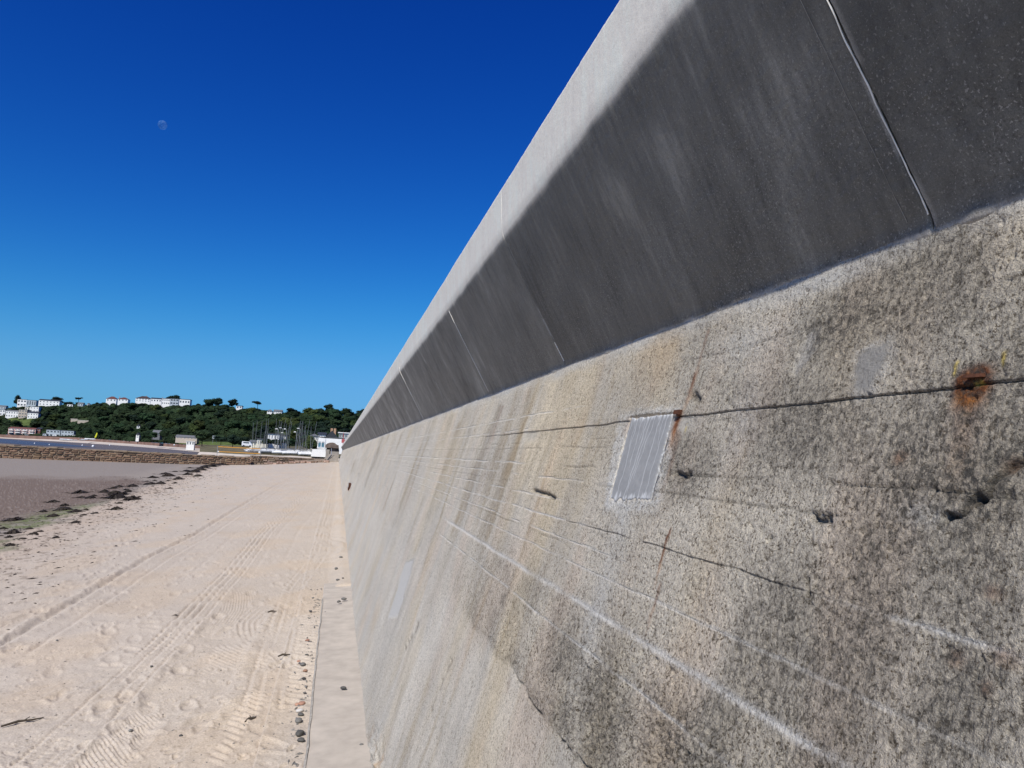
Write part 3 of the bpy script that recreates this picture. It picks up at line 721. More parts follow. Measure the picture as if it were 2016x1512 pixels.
def build_beach():
    yy = np.concatenate([np.linspace(-9, 2.0, 24)[:-1], 1/np.linspace(1/2.0, 1/128., 760)])
    p = np.concatenate([np.linspace(0, 1, 560), 1+np.linspace(0, 1, 60)[1:]**2*9])
    w = .75 + .45*np.maximum(yy, 2.0)
    Yg = yy[:, None]*np.ones(len(p)); Xg = .45 - w[:, None]*p[None, :]
    fine = 1/(1+(Yg/9)**2)
    z = beach_z(Xg)
    z = z + .012*fbm(Xg*.8, Yg*.8, 3, 201) + .010*fbm(Xg*2.8, Yg*2.2, 4, 202)*np.clip(1.4/(1+Yg/12), .1, 1)
    z += .0045*fbm(Xg*11, Yg*9, 3, 203)*fine
    dark = np.zeros_like(z); light = np.zeros_like(z)
    def lat(T, x0=0): return Xg - (np.interp(Yg, T[0], T[1])+x0)
    def within(T): return sstep(T[0][0]-.01, T[0][0]+.3, Yg)*sstep(T[0][-1], T[0][-1]*.7, Yg)
    # A: deep rut with a crumbled shoulder
    l = lat(TA) + .02*fbm(Yg*2.2, Yg*0, 3, 211); m = within(TA)
    z += m*(-.026*gauss(l, .04)*(1+.5*fbm(Xg*8, Yg*5, 2, 225)) + .012*gauss(l+.10, .045)*(1+.9*fbm(Xg*9, Yg*6, 2, 226)) + .012*gauss(l-.10, .055)*(1+.9*fbm(Xg*9, Yg*6, 2, 212)))
    l2 = lat(TA, .34); z += m*(-.012*gauss(l2, .03) + .008*gauss(l2-.06, .04)); dark += .35*m*gauss(l, .04)
    # B: pair of narrow tyre lines with lugs
    m = within(TB)
    for x0 in (-.16, -.08, .0, .10):
        l = lat(TB, x0) + .006*fbm(Yg*4, Yg*0+x0*40, 2, 213)
        z += m*(-.012*gauss(l, .012) + .004*gauss(l-.03, .016))*(1+.8*np.sin(Yg*2*np.pi/.045))*np.maximum(sstep(-.3, .3, fbm(Yg*.9, Yg*0+x0*30, 3, 214)+.12), sstep(6, 11, Yg))*.8*(1+np.clip(Yg/30, 0, .6))
    # C: broad lugged tyre, curved ripples
    m = within(TC); l = lat(TC); band = sstep(.28, .22, np.abs(l))
    ph = (Yg*1.0 - 1.1*np.abs(l) + .35*l)*2*np.pi/.040 + 2.4*fbm(Xg*3, Yg*1.6, 3, 215)
    amp = np.clip(.0042*sstep(30, 5, Yg), 0, 1)*sstep(-.45, .05, fbm(Xg*1.5, Yg*.8, 3, 216)+.25)
    z += m*band*(amp*np.sin(ph) - .008); z += m*.009*gauss(np.abs(l)-.29, .05)*(.6+.8*fbm(Xg*6, Yg*5, 2, 217))
    l3 = lat(TC, .36); z += m*sstep(.16, .1, np.abs(l3))*.008*np.sin((Yg+.9*np.abs(l3))*2*np.pi/.085)*sstep(-.3, .2, fbm(Xg*2+9, Yg*1.1, 2, 218))
    # D: two lines and cross bars up against the wall
    m = within(TD)
    for x0 in (-.06, .02, .16):
        l = lat(TD, x0); z += m*(-.008*gauss(l, .015) + .004*gauss(l-.03, .015))*(1+.7*np.sin(Yg*2*np.pi/.05))*sstep(-.35, .25, fbm(Yg*.9, Yg*0+x0*30, 3, 221)+.15)
    l = lat(TD, .32); z += m*sstep(.14, .10, np.abs(l))*.009*np.sin((Yg+.5*l)*2*np.pi/.11)*sstep(4.5, 6, Yg)*sstep(30, 18, Yg)
    # fine straight vehicle lines higher up the beach
    for k, xo in enumerate((-1.1, -.55, .5, .95, 1.5)):
        l = Xg - (np.interp(Yg, TB[0], TB[1])*1.12 + xo*(.6+Yg*.012)); z += -.010*gauss(l, .03)*sstep(7, 14, Yg)*(.6+.5*fbm(Yg*.4, Yg*0+k, 2, 219))
    # footprints and scuffs
    r2 = np.random.default_rng(19); shp = z.shape
    def stamp(x0, y0, ang, L, W, dep):
        sel0 = np.searchsorted(yy, [y0-L*1.8, y0+L*1.8])
        if sel0[1]-sel0[0] < 1: return
        s = slice(sel0[0], sel0[1]); dx = Xg[s]-x0; dyy = Yg[s]-y0
        a = dx*math.cos(ang)+dyy*math.sin(ang); b_ = -dx*math.sin(ang)+dyy*math.cos(ang)
        rr = np.sqrt((a/W)**2+(b_/L)**2)*(1+.25*pn(Xg[s]*9, Yg[s]*9, 220))
        z[s] += -dep*np.exp(-rr**4) + dep*.55*np.exp(-((rr-1.35)/.3)**2)
    for i in range(210):
        yv = 2.2+16*r2.random()**1.5; xv = .25-(.15+.42*yv*r2.random())
        if xv > -.1: continue
        stamp(xv, yv, r2.normal(.2, .5), r2.uniform(.07, .14), r2.uniform(.035, .06), r2.uniform(.004, .011))
    for k in range(9):       # walked lines
        x0, y0 = -r2.uniform(.3, 3.2), r2.uniform(2.2, 4); hd = r2.normal(-.12, .12)
        for s_ in range(26):
            yv = y0+s_*.62; xv = x0+hd*s_*.62*1.0+(-1)**s_*.09
            stamp(xv+r2.normal(0, .03), yv, r2.normal(.1, .15), .125, .048, r2.uniform(.006, .014))
    for i in range(420):
        yv = 2.2+12*r2.random()**1.3; xv = -.05-.42*yv*r2.random()
        stamp(xv, yv, r2.uniform(0, 3), r2.uniform(.02, .05), r2.uniform(.012, .028), r2.uniform(.003, .010))
    z -= .012*np.clip(fbm(Xg*15, Yg*11, 3, 223)-.22, 0, 1)*(.35+1.1*np.clip(fbm(Xg*1.1, Yg*.9, 2, 224)+.35, 0, 1))*np.clip(1.5/(1+Yg/8), 0, 1)
    # sand banked against the footing and wall
    z += .05*sstep(-.02, .2, Xg)*sstep(7.5, 9.5, Yg)
    z = np.where((Xg > -.03) & (Yg < 9.3), np.minimum(z, .02+.01*0), z)
    # ---------------- colour: dry, damp, pebbly, green
    C = np.ones(z.shape+(3,))*np.array([.485, .418, .340])
    n1 = fbm(Xg*.5, Yg*.35, 4, 231); n2 = fbm(Xg*5, Yg*4, 4, 232); n3 = fbm(Xg*22, Yg*16, 3, 233)
    C *= (1+.05*n1+.04*n2+.05*n3*fine)[..., None]
    C = mix(C, C*np.array([1.03, .975, .90]), sstep(-.1, .5, fbm(Xg*1.2+5, Yg*.6, 3, 234))*.7)
    # distance below the dry sand edge measured across the beach
    edge_x = np.interp(Yg, [0, 5, 11, 15, 30, 60, 100, 128], [-4.3, -4.5, -5.1, -5.6, -7.6, -11.2, -15.5, -17.5])
    d = edge_x - Xg + .5*fbm(Xg*.5, Yg*.25, 4, 235) + .25*fbm(Xg*2.5, Yg*1.2, 3, 236)
    tan = sstep(-2.0, .0, d)
    C = mix(C, np.array([.42, .335, .255]), tan*.65)
    speck = sstep(.15, .6, fbm(Xg*7, Yg*3.5, 3, 237))*sstep(-2.4, -.3, d)*sstep(1.5, .3, d)
    C = mix(C, np.array([.16, .12, .085]), np.clip(speck*.75, 0, 1))
    damp = sstep(-.1, .7, d)
    dampc = np.array([.285, .245, .205])
    C = mix(C, dampc*np.ones(3), damp*.95)
    green = damp*sstep(3.6, 1.2, d)*sstep(-.15, .45, fbm(Xg*.7, Yg*.4, 4, 238)+.2)*sstep(42, 16, Yg)
    C = mix(C, np.array([.135, .155, .06]), np.clip(green*1.25*(.6+.6*sstep(-.2, .4, fbm(Xg*6, Yg*2.2, 3, 239))), 0, 1))
    darkstr = damp*sstep(.1, .5, fbm(Xg*1.5, Yg*3.2, 4, 240))*sstep(6, 1.5, d)*sstep(60, 20, Yg)
    C = mix(C, np.array([.10, .085, .06]), darkstr*.6)
    # shingle lower down
    pe = np.interp(Yg, [0, 12, 20, 27, 35, 57, 72, 90], [-7.0, -7.2, -7.7, -8.4, -8.5, -12.4, -18.5, -26])
    dp = pe - Xg + .8*fbm(Xg*.4, Yg*.2, 4, 241)
    sh = sstep(-.4, 1.0, dp)*sstep(70, 54, Yg+6*fbm(Xg*.25, Yg*.1, 3, 242) + np.clip(-20-Xg, 0, 20)*.6)
    grain = fbm(Xg*13, Yg*1.4, 3, 243)
    shc = mix(np.ones(C.shape)*np.array([.165, .124, .098]), np.array([.30, .25, .21]), sstep(.0, .8, grain)*.55)
    C = C*(1-sh[..., None]) + shc*sh[..., None]
    wet = sstep(0, 1.5, d)*(1-sh)
    C = mix(C, np.array([.255, .218, .186]), sstep(3.0, 6.0, d)*(1-sh)*.85)
    z += sh*.02*grain*np.clip(1.5/(1+Yg/25), .2, 1) + speck*.006
    C = mix(C, C*.5, np.clip(dark*.5, 0, 1))
    C = mix(C, np.array([.22, .17, .12]), sstep(.52, .75, fbm(Xg*30, Yg*24, 2, 244))*fine*.55)
    V = np.stack([Xg, Yg, z], -1).reshape(-1, 3)
    col = np.concatenate([np.clip(C, .01, .8), np.ones(z.shape+(1,))], -1).reshape(-1, 4)
    me = mesh_np('beach', V, grid_faces(len(yy), len(p)), M['sand'], True, {'tint': ('FLOAT_COLOR', col)})
    # normals up
    if me.polygons[0].normal.z < 0: me.flip_normals()
    tag(link(bpy.data.objects.new('beach', me)), kind='structure')
    return yy, p, z
GRID = build_beach()
def ground(x, y):
    yy, p, z = GRID
    i = int(np.clip(np.searchsorted(yy, y), 0, len(yy)-1)); w = .75+.45*max(yy[i], 2.0)
    j = int(np.clip(np.searchsorted(p, (.45-x)/w), 0, len(p)-1))
    return float(z[i, j])

# tidal flat out to the horizon, sea
b = MB(); b.add([(-6000, -60, -2.45), (900, -60, -2.45), (900, 9000, -2.45), (-6000, 9000, -2.45)], [(0, 1, 2, 3)])
tag(b.build('tidal_flat', M['flat']), kind='structure')
p = [at(-400, 872, 520), at(-60, 866, 470), at(60, 876, 380), at(130, 879.5, 400), at(190, 882, 430), at(120, 876, 560), at(60, 870.5, 640), at(0, 864.5, 800), at(-200, 857, 820), at(-900, 840, 900)]
b = MB(); b.add([(q[0], q[1], -2.40) for q in p], [tuple(range(len(p)))])
tag(b.build('sea', M['sea']), kind='structure')

# ================================================================== FAR SHORE: hill and land
QS = [-1.6, -.9, -.60, -.385, -.30, -.20, -.13, -.08, -.02, .1, .35]
def Yb(q): return np.interp(q, QS, [900, 930, 930, 920, 840, 640, 470, 370, 330, 320, 320])
def Dp(q): return np.interp(q, QS, [360, 360, 340, 320, 300, 270, 250, 240, 230, 230, 230])
_su = np.array([-400, -150, 0, 60, 110, 160, 215, 270, 340, 400, 470, 540, 590, 640, 700, 800])
_sv = np.array([800, 797, 804, 797, 795, 792, 794, 795, 797, 795, 800, 806, 811, 809, 812, 816])
def top_slope(q):
    r_ = np.array([ray(u, v) for u, v in zip(_su, _sv)]); return np.interp(q, r_[:, 0]/r_[:, 1], r_[:, 2]/r_[:, 1])
_bu = np.array([-400, 0, 60, 150, 205, 260, 320, 380, 430, 480, 700])
_bv = np.array([838, 855, 857.5, 861, 865, 868.5, 872, 876, 878, 880, 884])
def bot_slope(q):
    r_ = np.array([ray(u, v) for u, v in zip(_bu, _bv)]); return np.interp(q, r_[:, 0]/r_[:, 1], r_[:, 2]/r_[:, 1])
def hill_pt(q, t):
    q = np.asarray(q, float); t = np.asarray(t, float)
    Y = Yb(q)+t*Dp(q); zb = bot_slope(q)*Yb(q)+EYE; zt = top_slope(q)*(Yb(q)+Dp(q))+EYE - 5
    s = np.clip(t, 0, 1.0); prof = .10*s + .90*sstep(.06, 1.02, s)**.9
    z = zb+(zt-zb)*prof - np.maximum(t-1, 0)*6 + 1.6*fbm(q*26, t*5, 3, 251)*sstep(0, .2, t)
    return np.stack([q*Y, Y, z], -1)
qg, tg = np.meshgrid(np.linspace(-1.3, .30, 220), np.linspace(0, 2.2, 60))
me = mesh_np('hill', hill_pt(qg, tg).reshape(-1, 3), grid_faces(60, 220), M['hill'], True)
tag(link(bpy.data.objects.new('hill', me)), kind='structure')
def on_hill(u, v):
    best = None
    for t in np.linspace(0.0, 1.0, 90):
        q = ray(u, v); q = q[0]/q[1]
        P = hill_pt(q, t); pu, pv = project(P)
        if best is None or abs(pv-v) < best[0]: best = (abs(pv-v), P, t)
    return best[1], best[2]

# shore wall along the far beach, sand in front of it
su = np.array([-500, -150, 0, 60, 150, 205, 260, 320, 380, 425, 470]); st = np.array([833, 849, 855.3, 858, 861.3, 865.3, 869, 872.5, 876.5, 879.5, 882]); sb = np.array([840, 855, 861, 864, 867, 870.5, 874, 878.5, 882.5, 885, 886.5])
V1 = []; V2 = []
for u, a, c in zip(su, st, sb):
    q = ray(u, c); q = q[0]/q[1]; Y = float(Yb(q))-10
    A = at(u, a, Y); B = at(u, c, Y)
    V1 += [(B[0], Y, B[2]-2), (A[0], Y+.8, A[2]), (A[0], Y+4, A[2]), (A[0], Y+4, B[2]-2)]
    k = np.interp(u, [-500, 100, 200, 330, 400, 470], [4, 5, 30, 70, 90, 120])
    V2 += [(B[0], Y+.2, B[2]+.05), (B[0]*(Y-k)/Y, Y-k, -2.43)]
me = mesh_np('shore_wall', np.array(V1), grid_faces(len(su), 4), M['shorewall'], False)
tag(link(bpy.data.objects.new('shore_wall', me)), 'low reddish brown sea wall along the far shore below the wooded hill', 'sea wall')
me = mesh_np('far_beach', np.array(V2), grid_faces(len(su), 2), M['farsand'], True)
tag(link(bpy.data.objects.new('far_beach', me)), kind='structure')
# low land behind the boat park up to the foot of the hill
LQ = np.linspace(-.165, .12, 30); LT = np.linspace(0, 1, 24)
Q, T = np.meshgrid(LQ, LT)
Y0 = np.interp(Q, [-.165, -.11, -.10, .1], [330, 230, 152, 152]); Yl = Y0*(1-T)+(Yb(Q)+14)*T
z0 = np.interp(Q, [-.165, -.11, -.10, .1], [-1.2, -.6, .35, .45]); z1 = bot_slope(Q)*Yb(Q)+EYE+.8
Zl = z0*(1-T)+z1*T + .25*fbm(Q*90, Yl*.06, 3, 261)
me = mesh_np('dune_land', np.stack([Q*Yl, Yl, Zl], -1).reshape(-1, 3), grid_faces(24, 30), M['land'], True)
tag(link(bpy.data.objects.new('dune_land', me)), kind='structure')
# skirt so the land has a front
ring = np.stack([Q[0]*Yl[0], Yl[0], Zl[0]], -1); low = ring.copy(); low[:, 2] = -2.6; low[:, 1] -= 6
me = mesh_np('dune_bank', np.concatenate([low, ring]), grid_faces(2, 30), M['farsand'], True)
tag(link(bpy.data.objects.new('dune_bank', me)), kind='structure')
def land_z(x, y):
    q = x/y; a = np.interp(q, [-.165, -.11, -.10, .1], [330, 230, 152, 152]); t = np.clip((y-a)/(Yb(q)+14-a), 0, 1)
    return float(np.interp(q, [-.165, -.11, -.10, .1], [-1.2, -.6, .35, .45])*(1-t)+(bot_slope(q)*Yb(q)+EYE+.8)*t)

# ================================================================== BUILDINGS
pane_me = MB().box(-.5, .5, -.04, .0, -.5, .5).mesh('pane', M['glass'])
HOUSES = []      # (u0,u1,vtop,vbase,Y) kept clear of trees
def building(name, label, cat, u0, u1, vt, vb, Y, depth, wall, roof='flat', rh=1.5, rmat='slate', win=(1, 3), wsize=(.5, .45), group=None, rz=0.0, found=3.0, chim=(), over=.35, frame=True, clear=True):
    A = at(u0, (vt+vb)/2, Y); B = at(u1, (vt+vb)/2, Y)
    um = (u0+u1)/2; zb = at(um, vb, Y)[2]; zt = at(um, vt, Y)[2]
    if roof != 'flat': rh = min(rh, (zt-zb)*.6)
    w = B[0]-A[0]; ht = zt-zb-(rh if roof != 'flat' else .25)
    root = empty(name, ((A[0]+B[0])/2, Y, zb), rz, label, cat, group)
    MB().box(-w/2, w/2, 0, depth, -found, ht).build('wall', M[wall], root)
    o = over; rb = MB()
    if roof == 'flat':
        rb.box(-w/2-o, w/2+o, -o, depth+o, ht+.003, ht+.28)
    elif roof == 'hip':
        k = min(w/2, depth/2)*.85
        V = [(-w/2-o, -o, ht), (w/2+o, -o, ht), (w/2+o, depth+o, ht), (-w/2-o, depth+o, ht), (-w/2+k, depth/2, ht+rh), (w/2-k, depth/2, ht+rh)]
        rb.add(V, [(0, 1, 5, 4), (1, 2, 5), (2, 3, 4, 5), (3, 0, 4), (3, 2, 1, 0)])
    elif roof == 'gable':       # ridge parallel to the front
        V = [(-w/2-o, -o, ht), (w/2+o, -o, ht), (w/2+o, depth+o, ht), (-w/2-o, depth+o, ht), (-w/2-o, depth/2, ht+rh), (w/2+o, depth/2, ht+rh)]
        rb.add(V, [(0, 1, 5, 4), (1, 2, 5), (2, 3, 4, 5), (3, 0, 4), (3, 2, 1, 0)])
    elif roof == 'front':       # gable end faces the beach
        V = [(-w/2-o, -o, ht), (w/2+o, -o, ht), (w/2+o, depth+o, ht), (-w/2-o, depth+o, ht), (0, -o, ht+rh), (0, depth+o, ht+rh)]
        rb.add(V, [(0, 1, 4), (1, 2, 5, 4), (2, 3, 5), (3, 0, 4, 5), (3, 2, 1, 0)])
    r = rb.build('roof', M[rmat], root)
    for c in chim:
        MB().box(w*c-.32, w*c+.32, depth*.5-.35, depth*.5+.35, ht+rh*.4, ht+rh+.75).build('chimney', M['chimney'], r)
    nr, nc = win
    sw, sh = w/max(nc, 1), ht/max(nr, 1)
    for i in range(nr):
        for j in range(nc):
            cx = -w/2+sw*(j+.5); cz = sh*(i+.53); ww, wh = sw*wsize[0], sh*wsize[1]
            f = None
            if frame:
                fb = MB(); t = .09
                fb.box(cx-ww/2-t, cx+ww/2+t, -.06, .0-.002, cz+wh/2, cz+wh/2+t); fb.box(cx-ww/2-t, cx+ww/2+t, -.10, -.002, cz-wh/2-t, cz-wh/2)
                fb.box(cx-ww/2-t, cx-ww/2, -.06, -.002, cz-wh/2, cz+wh/2); fb.box(cx+ww/2, cx+ww/2+t, -.06, -.002, cz-wh/2, cz+wh/2)
                fb.box(cx-.035, cx+.035, -.065, -.002, cz-wh/2+.003, cz+wh/2-.003)
                f = fb.build('window', M['frame'], root)
            g = bpy.data.objects.new('pane', pane_me); link(g, f or root); g.location = (cx, -.004, cz); g.scale = (ww, 1, wh)
    if clear: HOUSES.append((u0, u1, vt, vb, Y))
    return root
def hillY(u, v):
    P, t = on_hill(u, v); return float(P[1])
def hb(name, label, cat, u0, u1, vt, vb, *a, dY=-3, **k):
    return building(name, label, cat, u0, u1, vt, vb, hillY((u0+u1)/2, vb)+dY, *a, **k)
hb('house', 'white two-storey modern house under a flat dark roof beside the tall skyline tree', 'house', 34, 52, 786, 800.5, 12, 'white', 'flat', win=(2, 3), wsize=(.6, .4))
hb('house', 'low white wing with tall dark windows joining two hilltop houses', 'house', 52.4, 71, 787.5, 799.5, 10, 'palegrey', 'flat', win=(1, 4), wsize=(.5, .6))
hb('house', 'long white house with a dark pitched roof on the crest at left', 'house', 76, 117, 786, 799, 12, 'white', 'gable', 2.0, 'slate', win=(2, 6), wsize=(.35, .35))
hb('house', 'white cube-shaped house stepped below the hilltop houses', 'house', 59, 76, 800, 812, 10, 'white', 'flat', win=(2, 3), wsize=(.35, .3))
hb('house', 'small white house left of the white cube-shaped house', 'house', 49, 59, 801, 808.5, 9, 'cream', 'flat', win=(1, 2))
hb('house', 'white house with dark roof at the lower right of the hillside cluster', 'house', 54, 75, 809.5, 824, 10, 'white', 'gable', 2.2, 'slate', win=(2, 4), wsize=(.35, .4))
hb('apartment_building', 'beige apartment block between white terraces on the hillside', 'building', 36.5, 53, 806, 823, 12, 'beige', 'flat', win=(3, 3), wsize=(.55, .35))
hb('terrace', 'white terrace of houses left of the beige block', 'house', 11, 36, 807, 822, 10, 'white', 'gable', 1.6, 'greyroof', win=(2, 5), wsize=(.4, .4))
hb('house', 'white house at the left frame edge below the grey-roofed one', 'house', -12, 10, 806, 818, 10, 'white', 'flat', win=(2, 4))
hb('house', 'pale grey-roofed house high at the left frame edge', 'house', -8, 11, 797.5, 806, 10, 'palegrey', 'gable', 1.8, 'greyroof', win=(1, 4))
building('apartment_building', 'pink three-storey apartment block with white balconies behind the far shore wall', 'building', 16, 70, 841, 857, 935, 14, 'pink', 'gable', 1.6, 'darkred', win=(3, 9), wsize=(.5, .42))
pk = [o for o in COL.objects if o.name.startswith('apartment_building')][-1]
w_ = at(70, 850, 935)[0]-at(16, 850, 935)[0]
for i in range(2):
    for j in range(4):
        MB().box(-w_/2+w_*(j+.12)/4, -w_/2+w_*(j+.78)/4, -1.6, -.02, 2.35+i*2.55, 3.15+i*2.55).build('balcony', M['white'], pk)
building('house', 'dark red brick end wing beside the pink apartments', 'house', 70.4, 79.5, 841.5, 857.5, 937, 14, 'darkred', 'gable', 1.6, 'slate', win=(2, 2), wsize=(.3, .35))
building('house', 'pale blue-grey modern house with stepped flat roofs on the far shore, left half', 'house', 91, 118, 846, 860, 900, 12, 'palegrey', 'flat', rmat='greyroof', win=(2, 4), wsize=(.6, .45))
building('house', 'pale blue-grey flat-roofed house nearest the yellow banner', 'house', 120, 145, 847.5, 860.5, 895, 12, 'palegrey', 'flat', rmat='greyroof', win=(2, 4), wsize=(.55, .4))
building('beach_cabin', 'low grey cabin left of the blue-grey modern house', 'cabin', 84, 90.6, 853, 860, 898, 6, 'palegrey', 'flat', rmat='greyroof', win=(1, 1))
building('beach_cabin', 'low white cabin right of the blue-grey houses', 'cabin', 142, 148, 855.5, 860.5, 890, 6, 'white', 'flat', rmat='greyroof', win=(1, 1))
hb('house', 'white house with a hipped red roof on the skyline, left of the pair', 'house', 209, 229.5, 780, 790.5, 11, 'white', 'hip', 3.4, 'redroof', win=(1, 3), wsize=(.35, .5), dY=10, found=8)
hb('house', 'smaller red-roofed white house on the skyline, right of the pair', 'house', 232, 252, 781.8, 790, 11, 'white', 'hip', 2.6, 'redroof', win=(1, 3), wsize=(.35, .5), chim=(-.45,), dY=10, found=8)
hb('house', 'large white house with hipped brown roof and central white chimney on the ridge', 'house', 267, 296, 779.3, 791, 13, 'white', 'hip', 3.2, 'brownroof', win=(2, 5), wsize=(.4, .4), chim=(.12,), dY=10, found=8)
hb('house', 'low white dark-roofed house right of the large hipped one on the ridge', 'house', 296.6, 318, 782.5, 792, 11, 'white', 'gable', 1.6, 'slate', win=(1, 4), wsize=(.45, .4), chim=(.46,), dY=8, found=8)
hb('house', 'white flat-roofed ridge house with a dark lower storey', 'house', 318.5, 334.5, 784.2, 797, 11, 'white', 'flat', win=(2, 4), wsize=(.5, .4), dY=6, found=6)
hb('house', 'white modern ridge house with tall dark glazed bays', 'house', 335, 351.5, 784.5, 797, 11, 'palegrey', 'flat', win=(2, 3), wsize=(.7, .5), dY=6, found=6)
hb('house', 'white flat-roofed house at the right end of the ridge row', 'house', 353, 374, 785.8, 796.5, 11, 'white', 'flat', win=(1, 4), wsize=(.5, .35), dY=6, found=6)
hb('house', 'small white house half hidden by trees right of the ridge row', 'house', 465, 476.5, 798.5, 805, 8, 'white', 'flat', win=(1, 2))
hb('house', 'white house with grey roof peeping from the trees, left of two', 'house', 526, 536, 805.5, 812, 8, 'white', 'hip', 1.6, 'greyroof', win=(1, 2))
hb('house', 'wide white house peeping from the trees, right of two', 'house', 539, 555, 806, 813, 8, 'white', 'gable', 1.4, 'greyroof', win=(1, 4))
hb('house', 'low white garden house on the crest right of the long white house', 'house', 132, 143, 795.5, 801, 7, 'white', 'flat', win=(1, 2))
hb('house', 'grey cottage on the crest between the white houses and the red roofs', 'house', 153, 163.5, 792, 800, 8, 'palegrey', 'gable', 1.6, 'greyroof', win=(1, 2))
hb('house', 'tiny white gabled cottage alone among crest trees', 'house', 171.5, 176, 793.5, 799, 6, 'white', 'front', 1.6, 'greyroof', win=(1, 1))
hb('house', 'white gable end glowing among dark trees halfway up the slope', 'house', 269.5, 275.5, 835, 843, 6, 'white', 'front', 1.8, 'slate', win=(1, 1))
building('house', 'narrow white cottage at the foot of the wooded slope', 'house', 268, 274, 851.5, 862, 700, 6, 'white', 'front', 1.8, 'slate', win=(2, 1))
building('shed', 'grey-roofed shed at the edge of the wood', 'shed', 300, 315, 846.5, 858, 640, 9, 'greyroof', 'gable', 2.4, 'greyroof', win=(1, 2))
building('shed', 'long low grey-roofed pavilion behind the grass bank', 'shed', 346, 388, 856.5, 864, 560, 8, 'beige', 'gable', 1.6, 'greyroof', win=(1, 6), wsize=(.4, .35))
building('beach_hut', 'small white beach hut with dark doorways on the far shore wall', 'beach hut', 367, 382.5, 868.5, 876.5, 500, 4, 'white', 'flat', rmat='frame', win=(1, 3), wsize=(.45, .6))
# terrace retaining wall on the slope
for u0, u1, vt, vb in ((139, 152, 825, 830), (152.5, 174, 828, 832.5)):
    Y = hillY((u0+u1)/2, vb)-2; A = at(u0, vb, Y); B = at(u1, vb, Y); zt = at((u0+u1)/2, vt, Y)[2]
    root = empty('retaining_wall', ((A[0]+B[0])/2, Y, A[2]), .06, 'beige stone retaining wall on the wooded slope, %s stretch' % ('short left' if u0 < 150 else 'long right'), 'wall')
    w = B[0]-A[0]; MB().box(-w/2, w/2, 0, 1.2, -4, zt-A[2]).build('wall', M['beige'], root); MB().box(-w/2-.2, w/2+.2, -.2, 1.4, zt-A[2]+.003, zt-A[2]+.35).build('coping', M['cream'], root)
    HOUSES.append((u0, u1, vt, vb, Y))
# villas behind the boat park
building('villa', 'large white villa behind the leaning dinghy masts', 'house', 527, 549.5, 853, 876, 262, 9, 'white', 'flat', win=(2, 4), wsize=(.4, .5))
building('villa', 'low white wing of houses left of the large villa behind the masts', 'house', 506, 526.6, 863, 877, 258, 8, 'cream', 'flat', win=(1, 4), wsize=(.35, .4))
building('house', 'small cream outbuilding left of the white villas', 'house', 492, 505.5, 866, 877, 262, 6, 'cream', 'gable', .7, 'greyroof', win=(1, 2))
building('house', 'pinkish house wall right of the large white villa', 'house', 550, 562, 856, 876, 266, 8, 'cream', 'flat', win=(2, 2), wsize=(.45, .45))
building('house', 'cream stepped house left of the slate-roofed house', 'house', 609.5, 625.5, 853.5, 874, 245, 8, 'cream', 'hip', .8, 'greyroof', win=(2, 3), wsize=(.45, .45))
building('house', 'white house upper floor just left of the slate roof', 'house', 626.5, 640.5, 850.5, 872, 250, 8, 'white', 'gable', .8, 'slate', win=(2, 3), wsize=(.5, .4))
hs = building('house', 'white house with a steep dark slate roof and brick chimneys behind the beach hut', 'house', 641, 665, 847.5, 873, 225, 9, 'white', 'front', 2.6, 'slate', win=(2, 3), wsize=(.5, .35), chim=(-.05, .22))
building('house', 'blue-glazed house just left of the wall end', 'house', 667, 690, 851.5, 874, 232, 9, 'palegrey', 'flat', rmat='frame', win=(2, 4), wsize=(.75, .55))

# ---------------- white beach cafe, bunker, steps at the end of the wall
Yc = 152.0
def P(u, v, Y=Yc): return at(u, v, Y)
def zat(u, v, Y=Yc): return float(P(u, v, Y)[2])
xl, xr = P(625, 872)[0], P(640.6, 872)[0]; xr2 = P(678, 868)[0]
root = empty('beach_cafe', ((xl+xr)/2, Yc, zat(632, 899)), 0, 'white flat-roofed beach building with a blue-tinted window above a white base', 'building')
cx, zb = (xl+xr)/2, zat(632, 899)
b = MB(); b.prism([(xl-cx, zat(625, 883.5)-zb), (xr-cx, zat(640, 883.5)-zb), (xr-cx, zat(640, 863)-zb), (xl-cx+.12, zat(625.5, 861)-zb)], 0, 6); b.build('upper_wall', M['white'], root)
b = MB(); b.box(xr-cx+.002, xr2-cx, .12, 6, zat(655, 884)-zb, zat(655, 863.5)-zb); b.build('side_wing', M['white'], root)
b = MB(); b.prism([(P(612, 899)[0]-cx, -.05), (P(642, 899)[0]-cx, -.05), (P(641, 884.5)[0]-cx, zat(641, 884.2)-zb), (P(615.5, 884.5)[0]-cx, zat(615.5, 884.2)-zb)], -.9, 5.8); b.build('base_wall', M['white'], root)
b = MB(); b.box(xl-cx-.08, xr-cx+.05, -.06, 5.9, zat(632, 884.1)-zb, zat(632, 883.3)-zb); b.build('floor_edge', M['metal'], root)
b = MB(); b.box(xl-cx-.02, xr2-cx+.05, .2, 6.1, zat(650, 863)-zb+.12, zat(650, 863)-zb+.2); b.build('roof', M['greyroof'], root)
w0, w1, wz0, wz1 = P(625.9, 876)[0]-cx+.04, P(638.2, 876)[0]-cx, zat(632, 880)-zb, zat(632, 871.8)-zb
b = MB(); t = .06
b.box(w0-t, w1+t, -.07, -.002, wz1, wz1+t); b.box(w0-t, w1+t, -.1, -.002, wz0-t, wz0); b.box(w0-t, w0, -.07, -.002, wz0, wz1); b.box(w1, w1+t, -.07, -.002, wz0, wz1); b.box((w0+w1)/2-.06, (w0+w1)/2+.06, -.075, -.002, wz0+.002, wz1-.002)
fr = b.build('window', M['frame'], root)
M['blueglass'] = mat('sky_blue_glass', (.08, .17, .22), .12, .15, 2, spec=.6)
